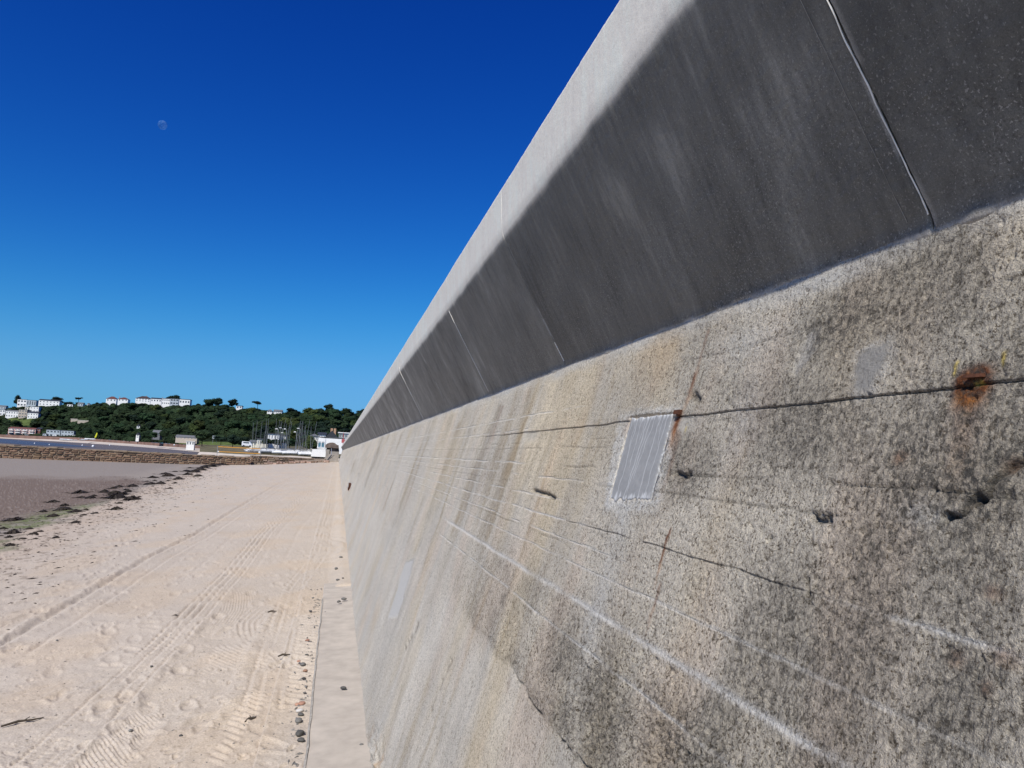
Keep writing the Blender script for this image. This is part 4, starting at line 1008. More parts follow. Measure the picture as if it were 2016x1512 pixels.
for a, c in ((w0, (w0+w1)/2-.06), ((w0+w1)/2+.06, w1)):
    b = MB(); b.box(a+.002, c-.002, -.03, -.004, wz0+.002, wz1-.002); b.build('pane', M['blueglass'], fr)
b = MB(); b.box(w0, w0+.45, -.09, -.003, wz1+.14, wz1+.2); b.box(w1-.5, w1, -.09, -.003, wz1+.14, wz1+.2); b.build('vent', M['metal'], root)
# round life ring hung on the wing
p0 = P(668, 867.5, Yc+1.1); bm = bmesh.new()
root = empty('hanging_sign', (p0[0], Yc+1.05, p0[2]), 0, 'small dark round sign on the white wing by the wall end', 'sign')
b = MB(); n = 14; b.add([(.22*math.cos(2*math.pi*i/n), 0, .22*math.sin(2*math.pi*i/n)) for i in range(n)]+[(.22*math.cos(2*math.pi*i/n), .06, .22*math.sin(2*math.pi*i/n)) for i in range(n)], [tuple(range(n)), tuple(range(2*n-1, n-1, -1))]+[(i, n+i, n+(i+1) % n, (i+1) % n) for i in range(n)]); b.build('disc', M['metal'], root)
MB().box(-.03, .03, -.02, -.0, .2, .4).build('bracket', M['metal'], root)
# red post
a = P(675, 876, 148); c = P(675, 852, 148)
root = empty('red_post', a, 0, 'thin faded red post by the far end of the wall', 'post')
MB().tube((0, 0, -.6), (0, 0, c[2]-a[2]), .05).build('pole', M['redpaint'], root); MB().box(-.30, .30, -.03, .03, .4, 1.1).build('board', M['redpaint'], root)
# bunker
Yk = 143.0; x0, x1 = P(640, 880, Yk)[0], P(669, 880, Yk)[0]; zb = zat(655, 893, Yk); zt = zat(653, 871, Yk); zm = zat(655, 882, Yk)
root = empty('bunker', ((x0+x1)/2, Yk, zb), 0, 'brown domed concrete bunker at the top of the beach steps', 'bunker'); w = (x1-x0)/2; H = zt-zb; m_ = zm-zb
prof = [(-w, m_), (-w*.98, m_+.42), (-w*.80, m_+.72), (-w*.4, H-.06), (0, H), (w*.3, H-.1), (w*.6, m_+.62), (w, m_+.50), (w, m_)]
MB().prism(prof, 0, 4.5).build('dome_roof', M['bunker'], root)
b = MB(); b.prism([(-w*.82, -.6), (w*.9, -.6), (w*.9, m_-.002), (-w*.82, m_-.002)], .5, 4.2); b.build('back_wall', M['bunker'], root)
b = MB(); b.box(-w*.86, -w*.35, -.05, .55, -.8, m_-.32); b.build('pier', M['step'], root)
b = MB(); b.box(-w*.25, w*.95, -.10, .45, -.8, m_-.62); b.build('parapet_wall', M['step'], root)
a = P(666, 893, 141.5)
root = empty('white_pier', (P(669, 890, 141)[0], 141, zat(669, 894, 141)), 0, 'curved white pillar between the bunker and the sea wall', 'pillar')
b = MB(); k = 1.0
hz = zat(669, 874.5, 141)-zat(669, 894, 141)
b.prism([(-.12, 0), (.32, 0), (.42, hz*.5), (.42, hz), (-.30, hz), (-.25, hz*.7), (-.12, hz*.35)], 0, .8); b.build('shaft', M['white'], root)
# beach steps
sx0, sx1 = P(642, 911, 125)[0]-.6, wall_x(0)-.05
root = empty('beach_steps', ((sx0+sx1)/2, 126, 0), 0, 'pale concrete beach steps climbing beside the end of the wall', 'steps')
N_ = 9; mid = (sx0+sx1)/2; yb0, yb1 = 126.0, 141.0; ztop = zat(655, 894, 141)
for i in range(N_):
    z1_ = .10+(ztop-.1)*(i+1)/N_; y_ = yb0+(yb1-yb0)*i/N_
    o = MB().box(sx0-mid+.10*i, sx1-mid, y_-126, yb1-126+.5-.002*i, -.35+.001*i, z1_).build('step', M['step'], root)
# handrail
root = empty('handrail', at(646, 909, 126), 0, 'dark steel handrail sloping up the beach steps', 'handrail')
q0 = Vector(at(644, 907, 126)); q1 = Vector(at(652.5, 896, 134)); q2 = Vector(at(652.5, 883, 138)); o0 = Vector(root.location)
b = MB(); b.tube(q0-o0, q1-o0, .09); b.build('rail', M['metal'], root)
b = MB(); b.tube(q1-o0, q2-o0, .05); b.build('post', M['galv'], root)
b = MB(); b.tube(q0-o0, q0-o0+Vector((0, 0, -.7)), .05); b.build('post', M['metal'], root)

# ================================================================== BREAKWATER of granite blocks
def stone_mesh(seed, m):
    r = random.Random(seed); n = []
    V = []
    for (x, z) in ((-.5, -.5), (0, -.52), (.5, -.5), (.5, .5), (0, .5), (-.5, .5)):
        V.append((x*(1+r.uniform(-.06, .02)), r.uniform(-.06, .05), z*(1+r.uniform(-.12, .02))))
    F3 = [(x*.84+r.uniform(-.03, .03), y-.16-r.uniform(0, .08), z*.8+r.uniform(-.04, .04)) for x, y, z in V]
    Bk = [(x, .45, z) for x, y, z in V]
    b = MB(); nV = len(V)
    b.add(F3+V+Bk, [tuple(range(nV))]+[(i, (i+1) % nV, nV+(i+1) % nV, nV+i) for i in range(nV)]+[(nV+i, nV+(i+1) % nV, 2*nV+(i+1) % nV, 2*nV+i) for i in range(nV)])
    return b.mesh('stone', m)
st_pink = [stone_mesh(80+k, M['stone_pink']) for k in range(4)]
st_red = [stone_mesh(k, M['stone']) for k in range(8)]; st_grey = [stone_mesh(50+k, M['stone_grey']) for k in range(6)]
def masonry(root, meshes, X0, X1, y, ztop_f, zbot_f, course, lmin, lmax, limit, seed, capped=True):
    """stones laid course by course along x; returns those past the limit as one joined list"""
    r = random.Random(seed); count = 0
    ox, oy, oz = root.location
    nmax = int(max(ztop_f(x)-zbot_f(x) for x in (X0, (X0+X1)/2, X1))/course)+2
    ztop = ztop_f((X0+X1)/2); z = ztop
    for c in range(nmax):
        hgt = course*r.uniform(.8, 1.2); x = X0 + r.uniform(-.3, 0)
        while x < X1:
            L = r.uniform(lmin, lmax); hh = hgt
            if z-hh*.6 > zbot_f(x+L/2)-.25 and x > X0-.4:
                if count < limit:
                    o = bpy.data.objects.new('stone', r.choice(meshes)); link(o, root)
                    jit = r.uniform(-.12, .12)*hh
                    o.location = (x+L/2-ox, y-oy+r.uniform(-.05, .05), z-hh/2-oz+jit)
                    o.scale = ((L-.07)*r.choice((1, -1)), r.uniform(.35, .6), max(.12, hh-.055+r.uniform(-.10, .05)))
                    o.rotation_euler = (0, r.uniform(-.05, .05), 0)
                    count += 1
            x += L
        z -= hgt
    return count
YB = 121.0
xL, xM = at(-40, 885, YB)[0], at(489, 906, YB)[0]
ztf = lambda x: zat_top
zat_top = at(260, 889.0, YB)[2]
zbf = lambda x: float(beach_z(np.array([x]))[0])
root = empty('breakwater', ((xL+xM)/2, YB, -1.6), 0, 'low breakwater of reddish brown granite blocks across the beach', 'breakwater')
masonry(root, st_red, xL, xM, YB, ztf, zbf, .33, .5, 1.25, 299, 3)
b = MB(); rx, ry, rz_ = root.location
b.prism([(-95-rx, -4-rz_), (xM-rx, -4-rz_), (xM-rx, zat_top-rz_-.10), (-95-rx, zat_top-rz_-.10)], .02, 2.4); b.build('rubble_core', M['mortar'], root)
# coping of rough slabs
r = random.Random(5); x = xL
while x < xM-.3:
    L = r.uniform(.9, 1.9)
    b = MB(); z0 = zat_top-.10-rz_
    b.box(x-rx+.02, min(x+L, xM)-rx-.02, -.06-r.uniform(0, .1), 2.3, z0+.002, z0+.10+r.uniform(0, .14)); b.build('coping_stone', M['mortar'], root)
    x += L
r = random.Random(6); b = MB(); x = -95
while x < xL-.8:
    for c in range(5):
        L = .9; b.box(x-rx+.04+.2*(c % 2), x-rx+L-.04+.2*(c % 2), -.14-r.uniform(0, .05), .1, zat_top-rz_-.12-.33*(c+1)+.03, zat_top-rz_-.12-.33*c-.03)
    x += .9
tag(b.build('outer_stones', M['stone'], root), kind='stuff')
# second, greyer stretch up to the steps, with sloping front
x2, x3 = xM+.05, at(641, 905, 124)[0]
root = empty('stone_wall', ((x2+x3)/2, 124, -.9), 0, 'low grey-brown rubble wall between the breakwater and the steps', 'wall')
zt2 = at(560, 899.5, 124)[2]
masonry(root, st_grey+st_red[:2], x2, x3, 124, lambda x: zt2, lambda x: zbf(x)-.1, .27, .35, .9, 250, 9)
rx, ry, rz_ = root.location
b = MB(); b.box(x2-rx, x3-rx, .04, 3.0, -3-rz_, zt2-rz_-.02); b.build('rubble_core', M['mortar'], root)
# slipway: pale sloping slab lying against that wall
a0 = at(505, 915.5, 119); a1 = at(640, 908.5, 121.5); c1 = at(640, 903, 123.6); c0 = at(540, 911, 123.2)
b = MB(); Vv = [a0, a1, c1, c0]; b.add([tuple(v) for v in Vv]+[(v[0], v[1], v[2]-1.2) for v in Vv], [(0, 1, 2, 3), (0, 4, 5, 1), (1, 5, 6, 2), (2, 6, 7, 3), (3, 7, 4, 0), (7, 6, 5, 4)])
sw = empty('slipway', tuple(a0), 0, 'sloping stone ramp at the foot of the grey-brown rubble wall', 'slipway')
o = b.build('ramp', M['mortar'], sw); o.location = tuple(-a0)
r = random.Random(12)
for i in range(30):
    u = r.uniform(520, 645); v = np.interp(u, [505, 640], [914.3, 909.5])+r.uniform(-2.5, .6); p_ = at(u, v, 119.5)
    o = bpy.data.objects.new('stone', r.choice(st_pink+st_red[:1])); link(o, sw); o.location = tuple(p_-a0); s_ = r.uniform(.4, .95); o.scale = (s_, s_*.7, s_*.45); o.rotation_euler = (r.uniform(-.3, .3), r.uniform(-.2, .2), r.uniform(-.6, .6))

# ================================================================== BEACH FURNITURE, BOATS
# volleyball net
Yn = 146.0; nl, nr_ = at(429, 887, Yn), at(512.5, 888, Yn)
gz = -1.05
root = empty('volleyball_net', ((nl[0]+nr_[0])/2, Yn, gz), 0, 'beach volleyball net with orange top and bottom bands beyond the breakwater', 'net')
cx = (nl[0]+nr_[0])/2; hw = (nr_[0]-nl[0])/2
zt_, zb_ = at(470, 881.3, Yn)[2]-gz, at(470, 891, Yn)[2]-gz
for s in (-1, 1): MB().tube((s*(hw+.1), 0, -.6), (s*(hw+.1), 0, zt_+.1), .05).build('post', M['galv'], root)
MB().box(-hw, hw, -.012, .012, zt_-.07, zt_+.05).build('band', M['orange'], root)
MB().box(-hw, hw, -.012, .012, zb_-.05, zb_+.06).build('band', M['orange'], root)
MB().box(-hw-.02, -hw+.18, -.02, .02, zb_-.08, zb_+.12).build('corner_pad', M['white'], root); MB().box(hw-.3, hw-.02, -.02, .02, zb_+.1, zb_+.45).build('corner_pad', M['white'], root)
b = MB()
for i in range(60): x_ = -hw+2*hw*(i+.5)/60; b.box(x_-.012, x_+.012, -.006, .006, zb_+.06, zt_-.07)
for i in range(7): z_ = zb_+.06+(zt_-zb_-.13)*(i+.5)/7; b.box(-hw, hw, -.005, .005, z_-.010, z_+.010)
b.build('mesh', M['netting'], root)
# dinghies on their trolleys
def hull_mesh(L, Wd, H, m):
    xs = np.linspace(0, 1, 9); V = []
    for t in xs:
        wv = Wd/2*(1-(max(t-.35, 0)/.65)**2.2)*(.82+.18*min(t/.3, 1)); x_ = (t-.45)*L
        sheer = H*(1+.12*t*t); keel = .22*H*(t**3)
        V += [(x_, -wv, sheer), (x_, -wv*.82, H*.45+keel*.6), (x_, -wv*.25, keel), (x_, wv*.25, keel), (x_, wv*.82, H*.45+keel*.6), (x_, wv, sheer), (x_, 0, sheer+.07)]
    n = len(xs); b = MB(); f = []
    for i in range(n-1):
        for k in range(7):
            f.append((i*7+k, i*7+(k+1) % 7, (i+1)*7+(k+1) % 7, (i+1)*7+k))
    f += [tuple(range(7)), tuple(range((n-1)*7, n*7))[::-1]]
    b.add(V, f); return b.mesh('hull', m, True)
hulls = [hull_mesh(4.2, 1.5, .5, M['hull']), hull_mesh(4.6, 1.7, .5, M['hull']), hull_mesh(4.0, 1.4, .5, M['hullblue']), hull_mesh(4.4, 1.6, .55, M['hullgrey'])]
mastm = [MB().tube((0, 0, .3), (.25*k, .1, 6.2+.5*k), .055, .03, 6).mesh('mast', M['mastmetal']) for k in range(3)]
boomm = MB().tube((.1, 0, 1.0), (-2.2, 0, 1.1), .05, .04, 6).mesh('boom', M['mastmetal'])
shroud = MB().tube((0, -.6, .5), (.1, .05, 5.0), .012, .012, 4).tube((0, .6, .5), (.1, .05, 5.0), .012, .012, 4).tube((1.9, 0, .5), (.1, .05, 5.0), .012, .012, 4).mesh('rigging', M['metal'])
covm = MB().prism([(-1.9, .5), (1.5, .5), (.9, .72), (.1, .98), (-1.8, .70)], -.5, .5).mesh('cover', M['hullgrey'])
covw = MB().prism([(-1.9, .5), (1.5, .5), (.9, .72), (.1, .98), (-1.8, .70)], -.5, .5).mesh('cover', M['white'])
trol = MB().box(-1.5, 1.4, -.05, .05, .05, .12).box(-.4, -.3, -.7, .7, .05, .12).tube((-.35, -.78, .18), (-.35, -.68, .18), .18, .18, 10).tube((-.35, .68, .18), (-.35, .78, .18), .18, .18, 10).mesh('trolley', M['metal'])
r = random.Random(21); fleet = []
for i in range(26):
    u = 502 + i*4.5 + r.uniform(-2, 2) if i < 24 else 430+r.uniform(0, 1); Y = r.uniform(160, 184)
    if i >= 24: u = 612+ (i-24)*3-6; Y = 158+i-24
    x_ = ray(u, 896); x_ = x_[0]/x_[1]*Y
    z_ = land_z(x_, Y)-.05
    rz = r.uniform(-.5, .5)+(math.pi if r.random() < .5 else 0)
    root = empty('sailing_dinghy', (x_, Y, z_), rz, 'small beached sailing dinghy with bare mast in the boat park beside the white building', 'dinghy', 'dinghies parked with masts up beyond the breakwater')
    hk = r.choice((0, 0, 1, 1, 2, 3)); o = link(bpy.data.objects.new('hull', hulls[hk]), root); o.location.z = .12
    link(bpy.data.objects.new('trolley', trol), root)
    mo = link(bpy.data.objects.new('mast', r.choice(mastm)), root); mo.location.x = .5; mo.rotation_euler = (r.uniform(-.08, .08), r.uniform(-.09, .09), 0)
    sc_ = r.uniform(.85, 1.15); mo.scale = (1, 1, sc_)
    bo = link(bpy.data.objects.new('boom', boomm), root); bo.location.x = .5
    ro = link(bpy.data.objects.new('rigging', shroud), root); ro.location.x = .5; ro.scale = (1, 1, sc_)
    if r.random() < .6: co = link(bpy.data.objects.new('cover', r.choice((covm, covw, covw))), root); co.location.z = .08
# street lamps
lampspec = [(545.5, 845), (562, 845.2), (588.5, 844), (582, 851), (557, 852.5), (553.5, 842.8)]
for i, (u, v) in enumerate(lampspec):
    Y = 205+i*5; t_ = at(u, v, Y); zb = land_z(t_[0], Y)-.2
    root = empty('street_lamp', (t_[0], Y, zb), 0, ['street lamp with pale head farthest left among the masts', 'faint street lamp left of the tall mast group', 'tallest bright street lamp right of the masts', 'lower bright street lamp just left of the tallest one', 'low street lamp between the masts', 'small distant street lamp above the masts'][i], 'street lamp', 'street lamps along the road behind the boats')
    Hh = t_[2]-zb
    MB().tube((.35, 0, 0), (.35, 0, Hh-.05), .07, .045, 8).build('pole', M['galv'], root)
    MB().tube((.35, 0, Hh-.08), (-.15, 0, Hh+.05), .035, .03, 6).build('arm', M['galv'], root)
    b = MB(); b.prism([(-.55, Hh-.02), (.15, Hh-.02), (.1, Hh+.16), (-.1, Hh+.24), (-.42, Hh+.18)], -.16, .16); b.build('lamp_head', M['frame'], root)
# boats and boxes on the far shore
def small_boat(u, v, Y, L, label, m=0, rz=0):
    p_ = at(u, v, Y); root = empty('rowing_boat', p_, rz, label, 'boat', 'boats drawn up on the far shore')
    o = link(bpy.data.objects.new('hull', hulls[m]), root); o.scale = (L/4.3, L/4.3, L/4.3*1.3)
    o = link(bpy.data.objects.new('trolley', trol), root); o.scale = (L/4.3,)*3; o.location.z = -.05
small_boat(176, 866.3, 780, 9, 'largest white boat drawn up below the yellow banner', 0, .1)
small_boat(166, 866.5, 775, 5, 'white boat just left of the largest one', 1, .4)
small_boat(161, 867, 770, 4.6, 'grey boat left of the pair of white boats', 3, -.3)
small_boat(147, 867.3, 770, 4.4, 'single white boat in the middle of the far shore row', 0, .2)
small_boat(136, 867.2, 765, 6, 'white boat right of the long low one', 1, 0)
small_boat(127, 867, 765, 8, 'long low white boat at the left of the far shore row', 1, -.05)
for u, v, w, hgt, Y, lab in ((89, 860.8, 1.8, 2.4, 895, 'small white kiosk left of the white van-sized box'), (107, 860.6, 3.6, 3.0, 893, 'white van-sized box hut in front of the blue-grey house'), (120.5, 862.3, 2.6, 1.8, 888, 'low white box hut on the far shore wall'), (52, 858.8, 3.4, 1.6, 905, 'low white box hut below the pink apartments')):
    p_ = at(u, v, Y); root = empty('kiosk', p_, 0, lab, 'kiosk')
    MB().box(-w/2, w/2, 0, 2, -.6, hgt*.86).build('wall', M['white'], root); MB().box(-w/2-.2, w/2+.2, -.25, 2.2, hgt*.86+.003, hgt).build('roof', M['frame'], root); MB().box(-w*.3, w*.1, -.05, -.003, .2, hgt*.7).build('door', M['palegrey'], root)
p_ = at(187, 862.5, 760); root = empty('feather_banner', p_, 0, 'tall yellow feather banner on the far shore', 'banner')
MB().tube((-.7, 0, -1), (.9, 0, 5.2), .06, .03).build('pole', M['galv'], root)
b = MB(); b.prism([(-.55, .4), (.75, .6), (1.5, 3.4), (1.5, 4.7), (1.0, 5.1), (.75, 4.7)], -.03, .03); b.build('flag', M['yellow'], root)
for u, v, Y, rr, lab in ((183, 880, 330, .48, 'largest white mooring buoy on the wet flat'), (162, 877.5, 380, .3, 'small white mooring buoy left of the largest'), (216, 877, 470, .32, 'white mooring buoy right of the largest'), (343, 876.8, 470, .42, 'white buoy on the sand at the foot of the far shore wall'), (68, 873.6, 420, .3, 'white buoy floating in the blue channel'), (97, 876.2, 400, .26, 'tiny white buoy at the edge of the blue channel')):
    p_ = at(u, v, Y); root = empty('mooring_buoy', p_, 0, lab, 'buoy', 'mooring buoys')
    me = bpy.data.meshes.new('float'); bm = bmesh.new(); bmesh.ops.create_icosphere(bm, subdivisions=2, radius=rr)
    for v_ in bm.verts: v_.co.z = v_.co.z*1.15+rr*.6
    bm.to_mesh(me); bm.free(); me.materials.append(M['hull']); me.polygons.foreach_set('use_smooth', [True]*len(me.polygons)); link(bpy.data.objects.new('float', me), root)
    MB().tube((0, 0, rr*1.6), (0, 0, rr*2.3), rr*.12).build('ring', M['metal'], root)
p_ = at(422.5, 869, 430); zt_ = at(422.5, 858, 430)[2]-p_[2]
root = empty('notice_board', p_, 0, 'pale grey notice board on two posts in front of the hedge', 'sign')
MB().box(-1.25, 1.25, -.05, .05, zt_-1.6, zt_).build('board', M['palegrey'], root)
for s in (-1, 1): MB().tube((s*.9, 0, -1), (s*.9, 0, zt_-1.55), .07).build('post', M['galv'], root)
p_ = at(486.5, 880, 240)
root = empty('van', (p_[0], 240, p_[2]), 0, 'white van parked behind the volleyball net', 'van')
MB().prism([(-1.5, .35), (1.4, .35), (1.4, .9), (1.1, 1.05), (.7, 1.6), (-1.4, 1.65), (-1.5, 1.4)], -.85, .85).build('body', M['hull'], root)
MB().box(-1.1, .55, -.87, -.853, 1.08, 1.42).build('window', M['glass'], root)
for s in (-.9, .9): MB().tube((s, -.9, .3), (s, -.7, .3), .3, .3, 12).build('wheel', M['metal'], root)

# ================================================================== TREES
def crown_mesh(seed, kind):
    r = np.random.default_rng(seed); V = []; Fs = []
    lobes = []
    if kind == 'round':
        for i in range(9):
            a = r.uniform(0, 6.28); rad = r.uniform(0, .30); z_ = r.uniform(.38, .80)
            lobes.append((rad*math.cos(a), rad*math.sin(a), z_, r.uniform(.17, .27), r.uniform(.13, .20)))
        lobes.append((0, 0, .55, .33, .30))
    else:                     # spreading pine
        for i in range(8):
            a = r.uniform(0, 6.28); rad = r.uniform(.05, .38)
            lobes.append((rad*math.cos(a), rad*math.sin(a), r.uniform(.70, .92), r.uniform(.14, .24), r.uniform(.06, .10)))
    n = 620
    for k in range(n):
        lx, ly, lz, lr, lh = lobes[r.integers(len(lobes))]
        d = r.normal(size=3); d /= np.linalg.norm(d)
        if d[2] < -.5: d[2] *= -.5
        rr = r.uniform(.80, 1.12); c = np.array([lx+d[0]*lr*rr, ly+d[1]*lr*rr, lz+d[2]*lh*rr])
        t = np.cross(d, r.normal(size=3)); t /= np.linalg.norm(t); s2 = np.cross(d+r.normal(size=3)*.35, t); s2 /= np.linalg.norm(s2); s = r.uniform(.025, .055)
        i0 = len(V); V += [c-t*s, c+s2*s*.7, c+t*s, c-s2*s*.7]; Fs.append((i0, i0+1, i0+2, i0+3))
    me = mesh_np('crown', np.array(V), np.array(Fs), M['leaf'], False)
    # inner mass
    bm = bmesh.new(); bm.from_mesh(me)
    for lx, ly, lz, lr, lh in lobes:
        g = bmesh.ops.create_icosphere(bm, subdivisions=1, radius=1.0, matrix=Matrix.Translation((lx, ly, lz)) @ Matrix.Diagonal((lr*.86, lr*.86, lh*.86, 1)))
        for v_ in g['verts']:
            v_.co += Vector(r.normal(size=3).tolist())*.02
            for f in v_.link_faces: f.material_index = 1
    bm.to_mesh(me); bm.free(); return me
def crown_variants(matkey, seeds, kind='round'):
    out = []
    for s in seeds:
        me = crown_mesh(s, kind); me.materials.clear(); me.materials.append(M[matkey]); me.materials.append(M['core']); out.append(me)
    return out
CR = crown_variants('leaf', range(6)); CL = crown_variants('leaflight', range(20, 23)); CP = crown_variants('leafdark', range(30, 33), 'pine'); CD = crown_variants('leafdark', range(40, 43))
b = MB(); b.path([(0, 0, -.12), (.01, 0, .15), (-.01, .01, .35), (.02, 0, .6)], [.035, .028, .02, .008]); b.path([(0, 0, .3), (.12, .03, .55)], [.014, .006]); b.path([(0, 0, .26), (-.12, -.04, .52)], [.013, .006]); b.path([(0, .0, .34), (.02, .12, .58)], [.012, .005])
TRUNK = b.mesh('trunk', M['bark'], True)
b = MB(); b.path([(0, 0, -.12), (.02, 0, .3), (-.01, .01, .6), (.02, 0, .8)], [.03, .024, .018, .01]); b.path([(0, 0, .55), (.25, .05, .78)], [.012, .006]); b.path([(0, 0, .6), (-.25, -.04, .8)], [.012, .006])
TRUNKP = b.mesh('trunk', M['bark'], True)
def tree(p_, hgt, wid, meshes, trunk, label, group, r, cat='tree', name='tree'):
    root = empty(name, p_, r.uniform(0, 6.28), label, cat, group)
    c = link(bpy.data.objects.new('crown', r.choice(meshes)), root); c.scale = (wid, wid, hgt)
    t = link(bpy.data.objects.new('trunk', trunk), root); t.scale = (hgt, hgt, hgt)
    return root
r = random.Random(33); placed = []
CLEAR = [(18, 63, 826, 838), (355, 475, 863, 874)]     # open grass slopes
def blocked(p_, hgt, wid):
    u, vb = project(p_); vt = project((p_[0], p_[1], p_[2]+hgt))[1]; hw = wid*.42*F_PX/p_[1]
    for u0, u1, t, bb, Y in HOUSES:
        if u+hw > u0 and u-hw < u1 and p_[1] < Y+8 and vt < bb-2.6 and vb > t: return True
    for u0, u1, t, bb in CLEAR:
        if u0 < u < u1 and t < vb-2 < bb+4: return True
    return False
n = 0
def skyline(p_, hgt): return project((p_[0], p_[1], p_[2]+hgt))[1]
# crest trees first, then the slope on a jittered lattice from back to front
cand = []
for q in np.arange(-.43, .06, .0092): cand.append((q+r.uniform(-.004, .004), r.uniform(.96, 1.04), 'crest'))
for t in (.86, .74, .63, .53, .44, .35, .27, .19, .11, .04):
    step = .0175
    for q in np.arange(-.43+r.uniform(0, .01), .06, step): cand.append((q+r.uniform(-.006, .006), t+r.uniform(-.045, .045), 'slope'))
big = 0
for q, t, kd in cand:
    if t < .07 and q > -.13: continue
    P_ = hill_pt(q, t); sca = P_[1]/800.
    hgt = r.uniform(7, 12)*(.62+.42*sca); wid = hgt*r.uniform(1.15, 1.75)
    if kd == 'crest': hgt *= r.choice((.42, .48, .52, .6, .68)); wid = hgt*r.uniform(1.7, 2.7)
    if blocked(P_, hgt, wid):
        hgt *= .42; wid = hgt*1.9
        if blocked(P_, hgt, wid): continue
    k = r.random(); ms, lab = (CR, 'green broadleaf tree in the dense wood on the far hillside') if k < .66 else (CD, 'blackish green tree in the dense wood on the far hillside') if k < .86 else (CL, 'lighter yellow-green tree in the dense wood on the far hillside')
    if kd == 'crest': ms, lab = (CD, 'dark tree forming the skyline of the far hill')
    if n >= 296: break
    tree((P_[0], P_[1], P_[2]-.08*hgt), hgt, wid, ms, TRUNK, lab, lab.replace('tree', 'trees', 1), r); n += 1
for u, vt, vb, wpx, lab, ms, tr in ((33, 777.5, 806, 17, 'tall dark spreading tree on the skyline beside the white modern house', CD, TRUNK), (112, 781.5, 797, 24, 'rounded dark tree on the skyline above the long white house', CD, TRUNK),
                                (154, 782, 796, 10, 'flat-topped pine alone on the skyline', CP, TRUNKP), (344, 777.5, 795, 20, 'large dark dome of a tree behind the ridge houses', CD, TRUNK), (330, 780.5, 795, 12, 'small dark tree behind the ridge houses', CD, TRUNK),
                                (647, 795, 815, 18, 'rounded tree bulging above the skyline near the wall', CD, TRUNK), (428, 783, 804, 20, 'dark tree on the skyline right of the white ridge houses', CD, TRUNK), (458, 785, 806, 18, 'dense dark skyline tree above the small white house', CD, TRUNK), (506, 790, 812, 20, 'flat-topped dark skyline tree above the boat park', CP, TRUNKP)):
    q = ray(u, vb); q = q[0]/q[1]; P_ = hill_pt(q, 1.04); Y = float(P_[1])+ (18 if 'ridge houses' in lab or 'long white' in lab else 0)
    A = at(u, vb, Y); Bt = at(u, vt, Y); hgt = (Bt[2]-A[2])/.93; wid = wpx*Y/F_PX*1.15
    tree(A, hgt, wid, ms, tr, lab, None, r)
# the closed canopy between the trees that can be told apart: one mass
def canopy():
    r_ = np.random.default_rng(77); V = []; Fs = []; cent = []
    tries = 0
    while len(cent) < 3900 and tries < 12000:
        tries += 1
        q = r_.uniform(-.50, .10); t = r_.uniform(-.01, 1.06)
        P_ = hill_pt(q, t)
        if t < .05 and q > -.14: continue
        k = (.6+.42*P_[1]/800); w = r_.uniform(4, 7.6)*k; hgt = w*r_.uniform(.55, .85)
        if t > .93: hgt *= .62
        if blocked(P_, hgt*1.05, w*1.2): continue
        cent.append((P_, w, hgt))
    for P_, w, hgt in cent:
        i0 = len(V); n_ = 7; c = P_ + [0, 0, -.15*hgt]
        for j, (rr, zz) in enumerate(((1.0, .15), (.98, .5), (.62, .86))):
            for m_ in range(n_):
                a_ = 6.283*(m_+.5*j)/n_; f = rr*(1+r_.normal()*.10)
                V.append(c+[f*math.cos(a_)*w*.5, f*math.sin(a_)*w*.5, hgt*(zz+r_.normal()*.06)])
        V.append(c+[0, 0, hgt])
        for j in range(2):
            for m_ in range(n_): Fs.append((i0+j*n_+m_, i0+j*n_+(m_+1) % n_, i0+(j+1)*n_+(m_+1) % n_, i0+(j+1)*n_+m_))
        for m_ in range(n_): Fs.append((i0+2*n_+m_, i0+2*n_+(m_+1) % n_, i0+3*n_, i0+3*n_))
        for m_ in range(20):
            d = r_.normal(size=3); d[2] = abs(d[2])*.8-.1; d[1] -= .3; d /= np.linalg.norm(d)
            p_ = c+d*[w*.52, w*.52, hgt*.78]+[0, 0, hgt*.22]; t_ = np.cross(d, r_.normal(size=3)); t_ /= np.linalg.norm(t_); s_ = np.cross(t_, d+r_.normal(size=3)*.4); s_ /= np.linalg.norm(s_)
            k = w*r_.uniform(.05, .12); i1 = len(V); V += [p_-t_*k, p_+s_*k*.7, p_+t_*k, p_-s_*k*.7]; Fs.append((i1, i1+1, i1+2, i1+3))
    me = bpy.data.meshes.new('woodland'); me.from_pydata([tuple(map(float, v)) for v in V], [], [f if f[2] != f[3] else f[:3] for f in Fs]); me.update()
    me.materials.append(M['leafmass'])
    tag(link(bpy.data.objects.new('woodland', me)), 'dense dark green woodland canopy covering the far hillside', 'woodland', None, 'stuff')
M['leafmass'] = mat('canopy_foliage', (.021,.035,.016), .85, .55, .045, spec=.06)
canopy()
